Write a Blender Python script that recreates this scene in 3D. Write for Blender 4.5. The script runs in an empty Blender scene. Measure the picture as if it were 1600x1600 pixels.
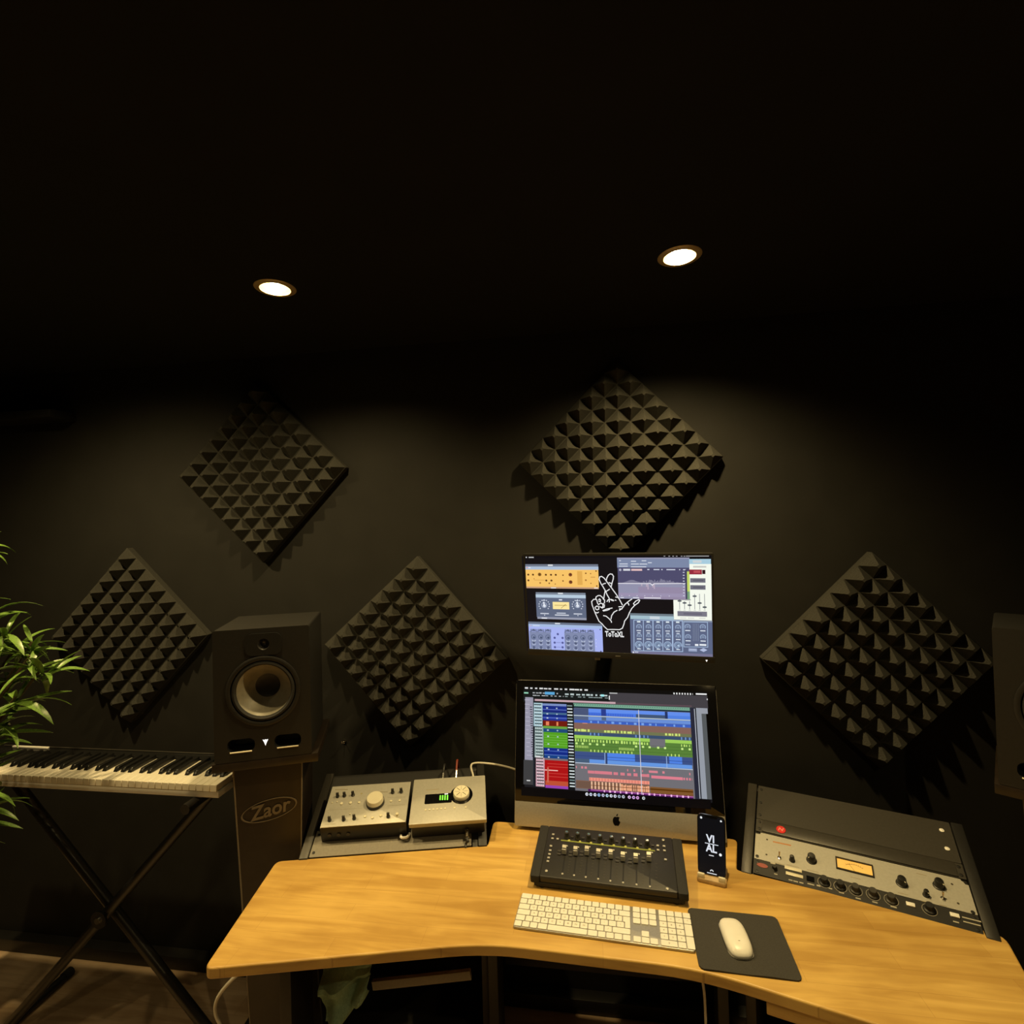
import bpy, bmesh, math, random
import numpy as np
from mathutils import Vector, Matrix
random.seed(7)
scene = bpy.context.scene
COL = scene.collection
R = math.radians
V = Vector

# ------------------------------------------------------------------ camera, world, exposure
cam_data = bpy.data.cameras.new('camera')
cam_data.sensor_width = 36.0
cam_data.lens = 816.84 / 1600 * 36
cam_data.clip_start = 0.02
camera = bpy.data.objects.new('camera', cam_data)
COL.objects.link(camera)
_y, _p, _r = R(8.42976), R(1.01352), R(-1.61072)
_f = V((-math.sin(_y)*math.cos(_p), math.cos(_y)*math.cos(_p), math.sin(_p)))
_ri = V((math.cos(_y), math.sin(_y), 0)); _u = _ri.cross(_f)
_r2 = _ri*math.cos(_r) + _u*math.sin(_r); _u2 = -_ri*math.sin(_r) + _u*math.cos(_r)
m = Matrix((_r2, _u2, -_f)).transposed().to_4x4(); m.translation = (0, -1.90, 1.72)
camera.matrix_world = m
scene.camera = camera

world = bpy.data.worlds.new('world'); scene.world = world; world.use_nodes = True
world.node_tree.nodes['Background'].inputs[0].default_value = (0, 0, 0, 1)
scene.view_settings.view_transform = 'Standard'
scene.view_settings.look = 'None'
scene.view_settings.exposure = 0.0
scene.view_settings.gamma = 1.0
scene.view_settings.use_curve_mapping = False

LAMP_COLOR = (1.0, 0.73, 0.31)
LAMP_WATT = 66.0
CEILING = 2.40
# recessed ceiling spots: x, y, relative power, label
LAMPS = [(-.862, -.541, .80, 'round recessed ceiling spotlight above the left speaker, lower of the two lit spots in view'),
         (.253, -.494, 1.48, 'round recessed ceiling spotlight glowing above the two screens, right-hand lit spot'),
         (-1.74, -.78, 1.2, 'round recessed ceiling spotlight above the plant and the digital piano', 14),
         (-.85, -2.0, .16, 'round recessed ceiling spotlight in the rear row behind the desk, left one'),
         (.95, -2.0, .5, 'round recessed ceiling spotlight in the rear row behind the desk, right one'),
         (-2.0, -1.75, .22, 'round recessed ceiling spotlight in the rear row, by the left wall')]

# ------------------------------------------------------------------ helpers
def lin(c):
    if isinstance(c, str):
        c = tuple(int(c[i:i+2], 16) for i in (0, 2, 4))
    o = []
    for k in c[:3]:
        k = k/255.0
        o.append(k/12.92 if k <= .04045 else ((k+.055)/1.055)**2.4)
    return tuple(o)

def mat(name, col, rough=.5, metal=0.0, var=.12, scale=40, bump=0.0, emit=None, spec=None, alpha=None, trans=0, coat=0):
    mt = bpy.data.materials.new(name); mt.use_nodes = True
    nt = mt.node_tree; b = nt.nodes['Principled BSDF']
    b.inputs['Roughness'].default_value = rough
    b.inputs['Metallic'].default_value = metal
    if spec is not None: b.inputs['Specular IOR Level'].default_value = spec
    if trans: b.inputs['Transmission Weight'].default_value = trans
    if coat: b.inputs['Coat Weight'].default_value = coat
    tc = nt.nodes.new('ShaderNodeTexCoord')
    nz = nt.nodes.new('ShaderNodeTexNoise'); nz.inputs['Scale'].default_value = scale
    nz.inputs['Detail'].default_value = 4
    nt.links.new(tc.outputs['Object'], nz.inputs['Vector'])
    cr = nt.nodes.new('ShaderNodeValToRGB')
    cr.color_ramp.elements[0].color = (*[max(0, k*(1-var)) for k in col], 1)
    cr.color_ramp.elements[1].color = (*[min(1, k*(1+var)) for k in col], 1)
    cr.color_ramp.elements[0].position = .3; cr.color_ramp.elements[1].position = .7
    nt.links.new(nz.outputs['Fac'], cr.inputs['Fac'])
    nt.links.new(cr.outputs['Color'], b.inputs['Base Color'])
    if bump:
        bp = nt.nodes.new('ShaderNodeBump'); bp.inputs['Strength'].default_value = bump
        bp.inputs['Distance'].default_value = .002
        nt.links.new(nz.outputs['Fac'], bp.inputs['Height']); nt.links.new(bp.outputs['Normal'], b.inputs['Normal'])
    if emit:
        b.inputs['Emission Color'].default_value = (*emit[:3], 1); b.inputs['Emission Strength'].default_value = emit[3]
    return mt

def wood(name, c0, c1, c2, stave=(.42, .055), rough=.38):
    mt = bpy.data.materials.new(name); mt.use_nodes = True
    nt = mt.node_tree; N = nt.nodes; L = nt.links; b = N['Principled BSDF']
    b.inputs['Roughness'].default_value = rough
    tc = N.new('ShaderNodeTexCoord')
    br = N.new('ShaderNodeTexBrick')
    br.inputs['Scale'].default_value = 1.0; br.inputs['Brick Width'].default_value = stave[0]
    br.inputs['Row Height'].default_value = stave[1]; br.inputs['Mortar Size'].default_value = .0004
    br.inputs['Color1'].default_value = (*c0, 1); br.inputs['Color2'].default_value = (*c1, 1)
    br.inputs['Mortar'].default_value = (*c2, 1); br.inputs['Bias'].default_value = 0
    L.new(tc.outputs['Object'], br.inputs['Vector'])
    mp = N.new('ShaderNodeMapping'); mp.inputs['Scale'].default_value = (2.4, 20, 20)
    L.new(tc.outputs['Object'], mp.inputs['Vector'])
    nz = N.new('ShaderNodeTexNoise'); nz.inputs['Scale'].default_value = 1.6; nz.inputs['Detail'].default_value = 7
    nz.inputs['Distortion'].default_value = .6
    L.new(mp.outputs['Vector'], nz.inputs['Vector'])
    cr = N.new('ShaderNodeValToRGB'); cr.color_ramp.elements[0].position = .38; cr.color_ramp.elements[1].position = .62
    cr.color_ramp.elements[0].color = (.74, .66, .56, 1); cr.color_ramp.elements[1].color = (1.08, 1.08, 1.08, 1)
    L.new(nz.outputs['Fac'], cr.inputs['Fac'])
    mx = N.new('ShaderNodeMix'); mx.data_type = 'RGBA'; mx.blend_type = 'MULTIPLY'; mx.inputs[0].default_value = .75
    L.new(br.outputs['Color'], mx.inputs[6]); L.new(cr.outputs['Color'], mx.inputs[7])
    n2 = N.new('ShaderNodeTexNoise'); n2.inputs['Scale'].default_value = 5; n2.inputs['Detail'].default_value = 3
    L.new(tc.outputs['Object'], n2.inputs['Vector'])
    c2r = N.new('ShaderNodeValToRGB'); c2r.color_ramp.elements[0].color = (.82, .76, .7, 1); c2r.color_ramp.elements[1].color = (1.1, 1.1, 1.1, 1)
    c2r.color_ramp.elements[0].position = .35; c2r.color_ramp.elements[1].position = .6
    L.new(n2.outputs['Fac'], c2r.inputs['Fac'])
    m2 = N.new('ShaderNodeMix'); m2.data_type = 'RGBA'; m2.blend_type = 'MULTIPLY'; m2.inputs[0].default_value = .7
    L.new(mx.outputs[2], m2.inputs[6]); L.new(c2r.outputs['Color'], m2.inputs[7])
    L.new(m2.outputs[2], b.inputs['Base Color'])
    bp = N.new('ShaderNodeBump'); bp.inputs['Strength'].default_value = .08; bp.inputs['Distance'].default_value = .001
    L.new(nz.outputs['Fac'], bp.inputs['Height']); L.new(bp.outputs['Normal'], b.inputs['Normal'])
    return mt

def attr_mat(name, emission=0.0, rough=.45):
    mt = bpy.data.materials.new(name); mt.use_nodes = True
    nt = mt.node_tree; b = nt.nodes['Principled BSDF']
    at = nt.nodes.new('ShaderNodeAttribute'); at.attribute_name = 'Col'
    b.inputs['Roughness'].default_value = rough
    if emission:
        b.inputs['Base Color'].default_value = (.003, .003, .003, 1)
        b.inputs['Specular IOR Level'].default_value = .25
        nt.links.new(at.outputs['Color'], b.inputs['Emission Color']); b.inputs['Emission Strength'].default_value = emission
    else:
        nt.links.new(at.outputs['Color'], b.inputs['Base Color'])
    return mt

M = {}
M['wall'] = mat('black_wall_paint', (.0125, .0122, .0115), .75, var=.12, scale=9, bump=.15, spec=.25)
M['ceil'] = mat('black_ceiling_paint', (.0065, .0062, .006), .8, var=.12, scale=7, bump=.15, spec=.25)
M['foam'] = mat('charcoal_acoustic_foam', (.036, .0355, .032), .95, var=.25, scale=300, bump=.4, spec=.1)
M['desk'] = wood('oiled_rubberwood', (.60, .395, .115), (.54, .345, .095), (.44, .27, .075))
M['floor'] = wood('laminate_floor', (.62, .47, .32), (.55, .41, .275), (.36, .26, .17), stave=(1.3, .19), rough=.5)
M['brown'] = mat('dark_brown_veneer', (.015, .0096, .006), .42, var=.25, scale=30, bump=.1)
M['edge'] = mat('pale_edge_trim', (.16, .13, .09), .4)
M['blk'] = mat('black_plastic', (.011, .011, .011), .42, var=.1)
M['blkmat'] = mat('black_matt_lacquer', (.0115, .011, .0105), .5, var=.15, scale=120, bump=.1)
M['gloss'] = mat('black_glass', (.004, .004, .005), .06, var=0)
M['rubber'] = mat('black_rubber', (.013, .013, .013), .8, var=.2, scale=200)
M['grey'] = mat('grey_powder_coat', (.20, .185, .155), .5, var=.08, scale=150, bump=.06)
M['dgrey'] = mat('dark_grey_powder_coat', (.036, .033, .028), .42, var=.1, scale=150, bump=.06)
M['alu'] = mat('brushed_aluminium', (.42, .41, .39), .38, metal=.55, var=.06, scale=200)
M['silver'] = mat('satin_silver_panel', (.43, .42, .38), .42, metal=.25, var=.05, scale=150)
M['chrome'] = mat('polished_metal', (.75, .74, .72), .18, metal=1, var=.03)
M['white'] = mat('white_plastic', (.78, .77, .73), .35, var=.03)
M['ivory'] = mat('ivory_key_plastic', (.74, .70, .60), .3, var=.03)
M['keyb'] = mat('black_key_plastic', (.010, .010, .010), .25, var=.05)
M['cream'] = mat('cream_button_plastic', (.66, .62, .48), .35, var=.04)
M['cone'] = mat('pale_grey_woofer_cone', (.24, .225, .18), .45, var=.12, scale=60)
M['leaf'] = mat('green_leaf', (.115, .21, .035), .38, var=.35, scale=25)
M['cane'] = mat('brown_cane_bark', (.09, .065, .035), .8, var=.3, scale=60, bump=.4)
M['pot'] = mat('dark_clay_pot', (.05, .045, .04), .6, var=.2, scale=30)
M['soil'] = mat('potting_soil', (.02, .014, .009), 1, var=.5, scale=120, bump=.8)
M['towel'] = mat('sage_green_cloth', (.17, .27, .20), .95, var=.15, scale=250, bump=.5)
M['cablew'] = mat('pale_cable_sheath', (.55, .52, .44), .5, var=.05)
M['cableb'] = mat('black_cable_sheath', (.012, .012, .012), .5, var=.05)
M['pad'] = mat('dark_grey_mouse_mat_cloth', (.036, .034, .030), .9, var=.15, scale=400, bump=.2)
M['red'] = mat('red_badge', (.62, .022, .02), .4, var=.1)
M['meter'] = mat('lit_amber_meter', (.75, .48, .14), .5, var=.05, emit=(1, .55, .12, .22))
M['green'] = mat('lit_green_meter', (.1, .5, .05), .5, var=0, emit=(.25, .9, .06, .9))
M['led'] = mat('lit_white_led', (.9, .9, .9), .4, var=0, emit=(1, 1, 1, 1.3))
M['lampglow'] = mat('lamp_lens', (1, .95, .8), .4, var=0, emit=(1, .90, .66, 45))
M['reflector'] = mat('lamp_reflector', (.55, .42, .22), .4, metal=.4, var=.05)
M['oak'] = mat('pale_wood_dock', (.46, .33, .17), .5, var=.15, scale=60)
M['wire'] = mat('steel_tube_black', (.012, .012, .013), .35, var=.05)
M['dome'] = mat('dark_metal_dome', (.10, .10, .10), .3, metal=.8, var=.02)
M['maroon'] = mat('maroon_cable_sheath', (.20, .035, .02), .5)
M['screen'] = attr_mat('screen_picture', 1.0, .25)
M['print'] = attr_mat('surface_print', 0.0, .5)

class MB:
    def __init__(s): s.v = []; s.f = []
    def add(s, vs, fs):
        o = len(s.v); s.v += [tuple(p) for p in vs]; s.f += [tuple(i+o for i in q) for q in fs]; return s
    def box(s, x0, x1, y0, y1, z0, z1):
        return s.add([(x0,y0,z0),(x1,y0,z0),(x1,y1,z0),(x0,y1,z0),(x0,y0,z1),(x1,y0,z1),(x1,y1,z1),(x0,y1,z1)],
                     [(0,3,2,1),(4,5,6,7),(0,1,5,4),(1,2,6,5),(2,3,7,6),(3,0,4,7)])
    def prism(s, poly, z0, z1):
        n = len(poly)
        return s.add([(p[0],p[1],z0) for p in poly]+[(p[0],p[1],z1) for p in poly],
                     [tuple(range(n-1,-1,-1)), tuple(range(n,2*n))]+[(i,(i+1)%n,n+(i+1)%n,n+i) for i in range(n)])
    def rrect(s, x0, x1, y0, y1, z0, z1, r, n=4):
        return s.prism(rrect_poly(x0,x1,y0,y1,r,n), z0, z1)
    def lathe(s, prof, c=(0,0,0), n=24, axis='z', close=True):
        vs = []; fs = []
        for r, h in prof:
            for k in range(n):
                a = 2*math.pi*k/n; p = (r*math.cos(a), r*math.sin(a), h)
                if axis == 'y': p = (p[0], h, p[1])
                if axis == '-y': p = (p[0], -h, p[1])
                if axis == 'x': p = (h, p[0], p[1])
                vs.append((p[0]+c[0], p[1]+c[1], p[2]+c[2]))
        for j in range(len(prof)-1):
            for k in range(n):
                fs.append((j*n+k, j*n+(k+1)%n, (j+1)*n+(k+1)%n, (j+1)*n+k))
        if close:
            if prof[0][0] > 1e-6: fs.append(tuple(range(n-1,-1,-1)))
            if prof[-1][0] > 1e-6: fs.append(tuple((len(prof)-1)*n+k for k in range(n)))
        return s.add(vs, fs)
    def tube(s, pts, r, n=8, r2=None):
        pts = [V(p) for p in pts]; vs = []; fs = []
        ref = V((0,0,1))
        if abs((pts[-1]-pts[0]).normalized().dot(ref)) > .9: ref = V((0,1,0))
        for i, p in enumerate(pts):
            t = (pts[min(i+1,len(pts)-1)]-pts[max(i-1,0)]).normalized()
            a = t.cross(ref)
            if a.length < 1e-5: a = t.cross(V((1,0,0)))
            a.normalize(); b = t.cross(a)
            rr = r if r2 is None else r+(r2-r)*i/(len(pts)-1)
            for k in range(n):
                q = 2*math.pi*k/n
                vs.append(p+a*math.cos(q)*rr+b*math.sin(q)*rr)
        for i in range(len(pts)-1):
            for k in range(n):
                fs.append((i*n+k, i*n+(k+1)%n, (i+1)*n+(k+1)%n, (i+1)*n+k))
        fs.append(tuple(range(n-1,-1,-1))); fs.append(tuple((len(pts)-1)*n+k for k in range(n)))
        return s.add(vs, fs)
    def mesh(s, name, bevel=0.0, seg=2, smooth=True):
        me = bpy.data.meshes.new(name); me.from_pydata(s.v, [], s.f)
        bm = bmesh.new(); bm.from_mesh(me)
        bmesh.ops.remove_doubles(bm, verts=bm.verts, dist=1e-6)
        bmesh.ops.recalc_face_normals(bm, faces=bm.faces)
        if bevel:
            es = [e for e in bm.edges if len(e.link_faces) == 2 and e.calc_face_angle(0) > R(35)]
            bmesh.ops.bevel(bm, geom=es, offset=bevel, segments=seg, profile=.5, affect='EDGES', clamp_overlap=True)
        bm.to_mesh(me); bm.free()
        if smooth:
            me.polygons.foreach_set('use_smooth', [True]*len(me.polygons)); me.set_sharp_from_angle(angle=R(38))
        return me
    def build(s, name, m, parent=None, bevel=0.0, seg=2, smooth=True, loc=None, label=None):
        return link(name, s.mesh(name, bevel, seg, smooth), m, parent, loc, label)

def link(name, me, m, parent=None, loc=None, label=None):
    if m is not None and not me.materials: me.materials.append(M[m] if isinstance(m, str) else m)
    o = bpy.data.objects.new(name, me); COL.objects.link(o)
    if parent is not None: o.parent = parent
    if loc is not None: o.location = loc
    if label: o['label'] = label
    return o

def rrect_poly(x0, x1, y0, y1, r, n=4):
    out = []
    for cx, cy, a0 in ((x1-r,y1-r,0),(x0+r,y1-r,90),(x0+r,y0+r,180),(x1-r,y0+r,270)):
        for k in range(n+1):
            a = R(a0+90*k/n); out.append((cx+r*math.cos(a), cy+r*math.sin(a)))
    return out
def circ(cx, cy, r, n=24, ry=None):
    return [(cx+r*math.cos(2*math.pi*k/n), cy+(ry or r)*math.sin(2*math.pi*k/n)) for k in range(n)]
def tag(o, label, cat, group=None):
    o['label'] = label; o['category'] = cat
    if group: o['group'] = group
    return o
def struct(o): o['kind'] = 'structure'; return o
def thing(name, label, cat, loc=(0,0,0), rz=0, group=None):
    o = bpy.data.objects.new(name, None); COL.objects.link(o); o.empty_display_size = .05
    o.location = loc; o.rotation_euler = (0,0,rz)
    return tag(o, label, cat, group)
def frame_thing(name, label, cat, origin, ex, ey, ez, group=None):
    o = bpy.data.objects.new(name, None); COL.objects.link(o); o.empty_display_size = .05
    mm = Matrix((ex, ey, ez)).transposed().to_4x4(); mm.translation = origin
    o.matrix_world = mm
    return tag(o, label, cat, group)
def hom(src, dst):
    A = []; b = []
    for (x, y), (u, v) in zip(src, dst):
        A += [[x,y,1,0,0,0,-u*x,-u*y],[0,0,0,x,y,1,-v*x,-v*y]]; b += [u, v]
    h = np.linalg.solve(np.array(A, float), np.array(b, float)); h = np.append(h, 1).reshape(3,3)
    def f(x, y):
        p = h @ np.array([x,y,1.0]); return (p[0]/p[2], p[1]/p[2])
    return f
_gc = {}
def glyphs(txt, size=1.0, shear=0.0, align='CENTER', fat=0.0):
    key = (txt, shear, align, fat)
    if key not in _gc:
        cu = bpy.data.curves.new('t', 'FONT'); cu.body = txt; cu.size = 1; cu.align_x = align; cu.align_y = 'CENTER'; cu.shear = shear
        cu.resolution_u = 3; cu.offset = fat
        o = bpy.data.objects.new('t', cu); COL.objects.link(o)
        dg = bpy.context.evaluated_depsgraph_get()
        me = bpy.data.meshes.new_from_object(o.evaluated_get(dg))
        _gc[key] = ([tuple(v.co) for v in me.vertices], [tuple(p.vertices) for p in me.polygons])
        bpy.data.objects.remove(o); bpy.data.curves.remove(cu); bpy.data.meshes.remove(me)
    v, f = _gc[key]
    return [(a*size, b*size) for a, b, c in v], f

class Canvas:
    """flat print: coloured polygons on a plane (local xy), each layer a hair above the last"""
    def __init__(s, z=0.0, dz=3e-5): s.v = []; s.f = []; s.c = []; s.z = z; s.dz = dz
    def poly(s, pts, col, faces=None):
        o = len(s.v); s.z += s.dz
        s.v += [(p[0], p[1], s.z) for p in pts]
        col = lin(col)
        for q in (faces or [tuple(range(len(pts)))]):
            s.f.append(tuple(i+o for i in q)); s.c.append(col)
    def rect(s, x0, y0, x1, y1, col): s.poly([(min(x0,x1),min(y0,y1)),(max(x0,x1),min(y0,y1)),(max(x0,x1),max(y0,y1)),(min(x0,x1),max(y0,y1))], col)
    def circ(s, x, y, r, col, n=14): s.poly(circ(x, y, r, n), col)
    def ring(s, x, y, r, w, col, a0=0, a1=360, n=18):
        pts = []; fs = []
        for k in range(n+1):
            a = R(a0+(a1-a0)*k/n)
            pts += [(x+r*math.cos(a), y+r*math.sin(a)), (x+(r-w)*math.cos(a), y+(r-w)*math.sin(a))]
            if k: fs.append((2*k-2, 2*k, 2*k+1, 2*k-1))
        s.poly(pts, col, fs)
    def line(s, pts, w, col):
        vs = []; fs = []
        for (x0, y0), (x1, y1) in zip(pts[:-1], pts[1:]):
            dx, dy = x1-x0, y1-y0; L = math.hypot(dx, dy) or 1; nx, ny = -dy/L*w/2, dx/L*w/2; ex, ey = dx/L*w*.35, dy/L*w*.35
            o = len(vs); vs += [(x0+nx-ex,y0+ny-ey),(x1+nx+ex,y1+ny+ey),(x1-nx+ex,y1-ny+ey),(x0-nx-ex,y0-ny-ey)]; fs.append((o,o+3,o+2,o+1))
        s.poly(vs, col, fs)
    def text(s, txt, x, y, size, col, shear=0, sx=1.0, fat=0.0):
        v, f = glyphs(txt, size, shear, 'CENTER', fat); s.poly([(x+a*sx, y+b) for a, b in v], col, f)
    def build(s, name, m, parent, loc=None, label=None):
        me = bpy.data.meshes.new(name); me.from_pydata(s.v, [], s.f)
        at = me.color_attributes.new('Col', 'FLOAT_COLOR', 'CORNER')
        i = 0
        for p, c in zip(me.polygons, s.c):
            for k in range(p.loop_total): at.data[p.loop_start+k].color = (*c, 1)
        return link(name, me, m, parent, loc, label)

# ------------------------------------------------------------------ the room
XL, XR, YF = -2.75, 2.35, -3.7
struct(MB().box(XL-.1, XR+.1, 0, .12, 0, CEILING).build('wall_back', 'wall', smooth=False))
struct(MB().box(XL-.1, XL, YF, 0, 0, CEILING).build('wall_left', 'wall', smooth=False))
struct(MB().box(XR, XR+.1, YF, 0, 0, CEILING).build('wall_right', 'wall', smooth=False))
struct(MB().box(XL-.1, XR+.1, YF-.1, YF, 0, CEILING).build('wall_front', 'wall', smooth=False))
struct(MB().box(XL-.1, XR+.1, YF-.1, .12, -.08, 0).build('floor', 'floor', smooth=False))
struct(MB().box(XL, XR, -.045, 0, 0, .05).build('baseboard_back', 'blkmat', bevel=.003))

# ceiling with round cut-outs for the spots
def plate_holes(outer, holes, name):
    bm = bmesh.new(); es = []
    for lp in [outer]+holes:
        vs = [bm.verts.new((p[0], p[1], 0)) for p in lp]
        es += [bm.edges.new((vs[i], vs[(i+1) % len(vs)])) for i in range(len(vs))]
    bmesh.ops.triangle_fill(bm, edges=es, use_beauty=True)
    return bm
bm = plate_holes([(XL,YF),(XR,YF),(XR,0),(XL,0)], [circ(x, y, .044, 24) for x, y, *_ in LAMPS], 'ceiling')
bmesh.ops.recalc_face_normals(bm, faces=bm.faces)
for v in bm.verts: v.co.z = CEILING
r_ = bmesh.ops.extrude_face_region(bm, geom=list(bm.faces))
for g in r_['geom']:
    if isinstance(g, bmesh.types.BMVert): g.co.z = CEILING+.015
me = bpy.data.meshes.new('ceiling'); bm.to_mesh(me); bm.free()
struct(link('ceiling', me, 'ceil'))
struct(MB().box(XL-.1, XR+.1, YF-.1, .12, CEILING+.13, CEILING+.16).build('trim_ceiling_deck', 'ceil', smooth=False))

def ceiling_spot(x, y, power, label, tilt=0):
    t = thing('ceiling_spotlight', label, 'ceiling light', (x, y, CEILING), group='recessed ceiling spotlights')
    MB().lathe([(.041,.0),(.041,-.004),(.052,-.004),(.056,-.001),(.056,0),(.041,0)], n=32, close=False).build('bezel', 'reflector', t)
    MB().lathe([(.0405,-.002),(.028,.05)], n=32, close=False).build('reflector', 'reflector', t)
    MB().lathe([(.026,.0),(.026,.004),(.018,.006),(0.0001,.007)], c=(0,0,.022), n=24).build('lamp_lens', 'lampglow', t)
    MB().lathe([(.045,.03),(.045,.10),(.0001,.10)], n=24, close=False).build('housing', 'blk', t)
    ld = bpy.data.lights.new('spot_beam', 'SPOT'); ld.energy = LAMP_WATT*power; ld.color = LAMP_COLOR
    ld.spot_size = R(142); ld.spot_blend = .9; ld.shadow_soft_size = .022
    lo = bpy.data.objects.new('spot_beam', ld); COL.objects.link(lo); lo.parent = t; lo.location = (0, 0, .012); lo.rotation_euler = (R(tilt), 0, 0)
    return t
for L_ in LAMPS: ceiling_spot(*L_)

# wall shelf at upper left
sh = thing('wall_shelf', 'thin dark wall shelf high up at the far left', 'shelf', (-2.52, 0, 2.19))
MB().box(-.22, .40, -.11, -.001, 0, .032).build('board', 'blkmat', sh, bevel=.003)
for sx in (-.18, .0): MB().box(sx-.012, sx+.012, -.09, -.001, -.06, 0).build('bracket', 'blk', sh, bevel=.002)

# ------------------------------------------------------------------ acoustic foam panels
PITCH = .0625; HB = .030; HP = .040
pm = MB()
q = PITCH/2; e_ = .0015
pm.add([(-q+e_,-q+e_,0),(q-e_,-q+e_,0),(q-e_,q-e_,0),(-q+e_,q-e_,0),(-.0045,-.0045,HP),(.0045,-.0045,HP),(.0045,.0045,HP),(-.0045,.0045,HP)],
       [(0,1,5,4),(1,2,6,5),(2,3,7,6),(3,0,4,7),(4,5,6,7),(3,2,1,0)])
pyr = pm.mesh('pyramid', smooth=False); pyr.materials.append(M['foam'])
base_me = MB().box(-.25,.25,-.25,.25,0.0005,HB).mesh('foam_backing', bevel=.002, seg=1); base_me.materials.append(M['foam'])
for (x, z, a, lb) in [(-1.859, 1.303, .4, 'black pyramid foam panel hung as a diamond behind the plant'),
                      (-1.265, 1.938, .8, 'black pyramid foam panel hung as a diamond high above the left speaker'),
                      (-.661, 1.248, -3.8, 'black pyramid foam panel hung as a diamond between the left speaker and the screens'),
                      (.106, 1.925, -.6, 'black pyramid foam panel hung as a diamond just above the upper screen'),
                      (.911, 1.233, 0, 'black pyramid foam panel hung as a diamond above the right-hand rack')]:
    c, s_ = math.cos(R(45+a)), math.sin(R(45+a))
    t = frame_thing('foam_panel', lb, 'foam panel', (x, 0, z), V((c,0,s_)), V((-s_,0,c)), V((0,-1,0)), 'acoustic foam diamonds on the back wall')
    link('backing', base_me, None, t)
    for i in range(8):
        for j in range(8):
            link('pyramid', pyr, None, t, ((i-3.5)*PITCH, (j-3.5)*PITCH, HB-.0005))

# ------------------------------------------------------------------ desk
DZ = .74; DT = .026
def fillet(pts, rads, n=5):
    out = []
    N = len(pts)
    for i in range(N):
        p = V(pts[i]).to_2d() if len(pts[i]) > 2 else V(pts[i]); a = V(pts[i-1]); b = V(pts[(i+1) % N]); r = rads[i]
        if r <= 0: out.append(tuple(p)); continue
        da = (a-p).normalized(); db = (b-p).normalized()
        p0 = p+da*r; p1 = p+db*r
        for k in range(n+1):
            t_ = k/n; out.append(tuple(p0*(1-t_)**2+p*2*t_*(1-t_)+p1*t_**2))
    return out
outline = [(-.884,-.833),(-.27,-.692),(.205,-.708),(.80,-.880),(.912,-.535),(.372,-.366),(.412,-.222),(-.342,-.200),(-.336,-.330),(-.943,-.466)]
desk = thing('studio_desk', 'winged wooden studio desk with sloped rack bays, under both keyboard and screens', 'desk', (0, 0, 0))
MB().prism(fillet(outline, [.02,.09,.09,.02,.03,.012,.02,.02,.012,.02]), DZ-DT, DZ).build('desktop', 'desk', desk, bevel=.004, seg=3, smooth=False)

def rack_frame(a, ang, slope):
    a = V(a); ang = R(ang); s_ = R(slope)
    e = V((math.cos(ang), math.sin(ang), 0)); n = V((-math.sin(ang), math.cos(ang), 0))
    v = n*math.cos(s_)+V((0,0,1))*math.sin(s_); w = e.cross(v)
    return a, e, v, w
FL = rack_frame((-.879,-.453,.74), 12.7, 19)
FR = rack_frame((.383,-.370,.738), -20.0, 19)
def rack_pt(F, u, v, w): return F[0]+F[1]*u+F[2]*v+F[3]*w
def rack_box(F, u0, u1, prof, name, m, bevel=.003):
    # prof: list of (horizontal back distance, absolute z)
    n = V((-F[1].y, F[1].x, 0)); vs = []
    for u in (u0, u1):
        for d, z in prof:
            p = F[0]+F[1]*u+n*d; vs.append((p.x, p.y, z))
    k = len(prof)
    mb = MB().add(vs, [tuple(range(k)), tuple(range(2*k-1, k-1, -1))]+[(i,(i+1)%k,k+(i+1)%k,k+i) for i in range(k)])
    return mb.build(name, m, desk, bevel=bevel)
sl = math.tan(R(19))
def cheeks(F, W):
    cz = F[0].z
    prof = [(-.004, .02), (-.004, cz+.004), (.300, cz+.304*sl+.004), (.300, .02)]
    for u0 in (0, W-.026):
        rack_box(F, u0, u0+.026, prof, 'rack_cheek', 'dgrey' if u0 == 0 else 'blkmat', .002)
    rack_box(F, .026, W-.026, [(.286,.3),(.286,cz+.286*sl-.004),(.299,cz+.299*sl-.004),(.299,.3)], 'rack_back', 'blkmat', .001)
    for u0 in (.028, W-.028-.016):
        rack_box(F, u0, u0+.016, [(.004,cz-.03),(.004,cz+.004*sl-.005),(.29,cz+.29*sl-.005),(.29,cz+.29*sl-.03)], 'rack_rail', 'blkmat', .001)
    rack_box(F, .026, W-.026, [(.06,.10),(.06,.13),(.285,.13),(.285,.10)], 'lower_shelf', 'blkmat', .001)
cheeks(FL, .555); cheeks(FR, .541)
# legs, crossbar and apron below the top
for x, y, a in ((-.80,-.60,12.7), (.80,-.68,-19), (-.33,-.28,5), (.33,-.31,-8)):
    mb = MB().box(-.014, .014, -.09, .08, 0, DZ-DT)
    o = mb.build('leg_panel', 'blkmat', desk, bevel=.002, loc=(x, y, 0)); o.rotation_euler = (0,0,R(a))
MB().box(-.31, .31, -.225, -.21, .30, .62).build('modesty_panel', 'blk', desk, bevel=.002)
o = MB().box(-.235, .20, -.010, .010, -.030, 0).build('apron', 'desk', desk, bevel=.002, loc=(.56, -.793, DZ-DT)); o.rotation_euler = (0,0,R(-16))
o = MB().box(-.140, .140, -.006, .006, -.012, .012).build('shelf_rail', 'grey', desk, bevel=.001, loc=(-.495, -.50, .470)); o.rotation_euler = (0,R(-9),R(3))
# small drain hole cap on the right apron
MB().lathe([(.0001,0),(.007,.0),(.007,.002),(.0001,.002)], n=14, axis='-y').build('apron_bolt', 'blk', desk, loc=(.54, -.799, DZ-DT-.016))

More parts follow.
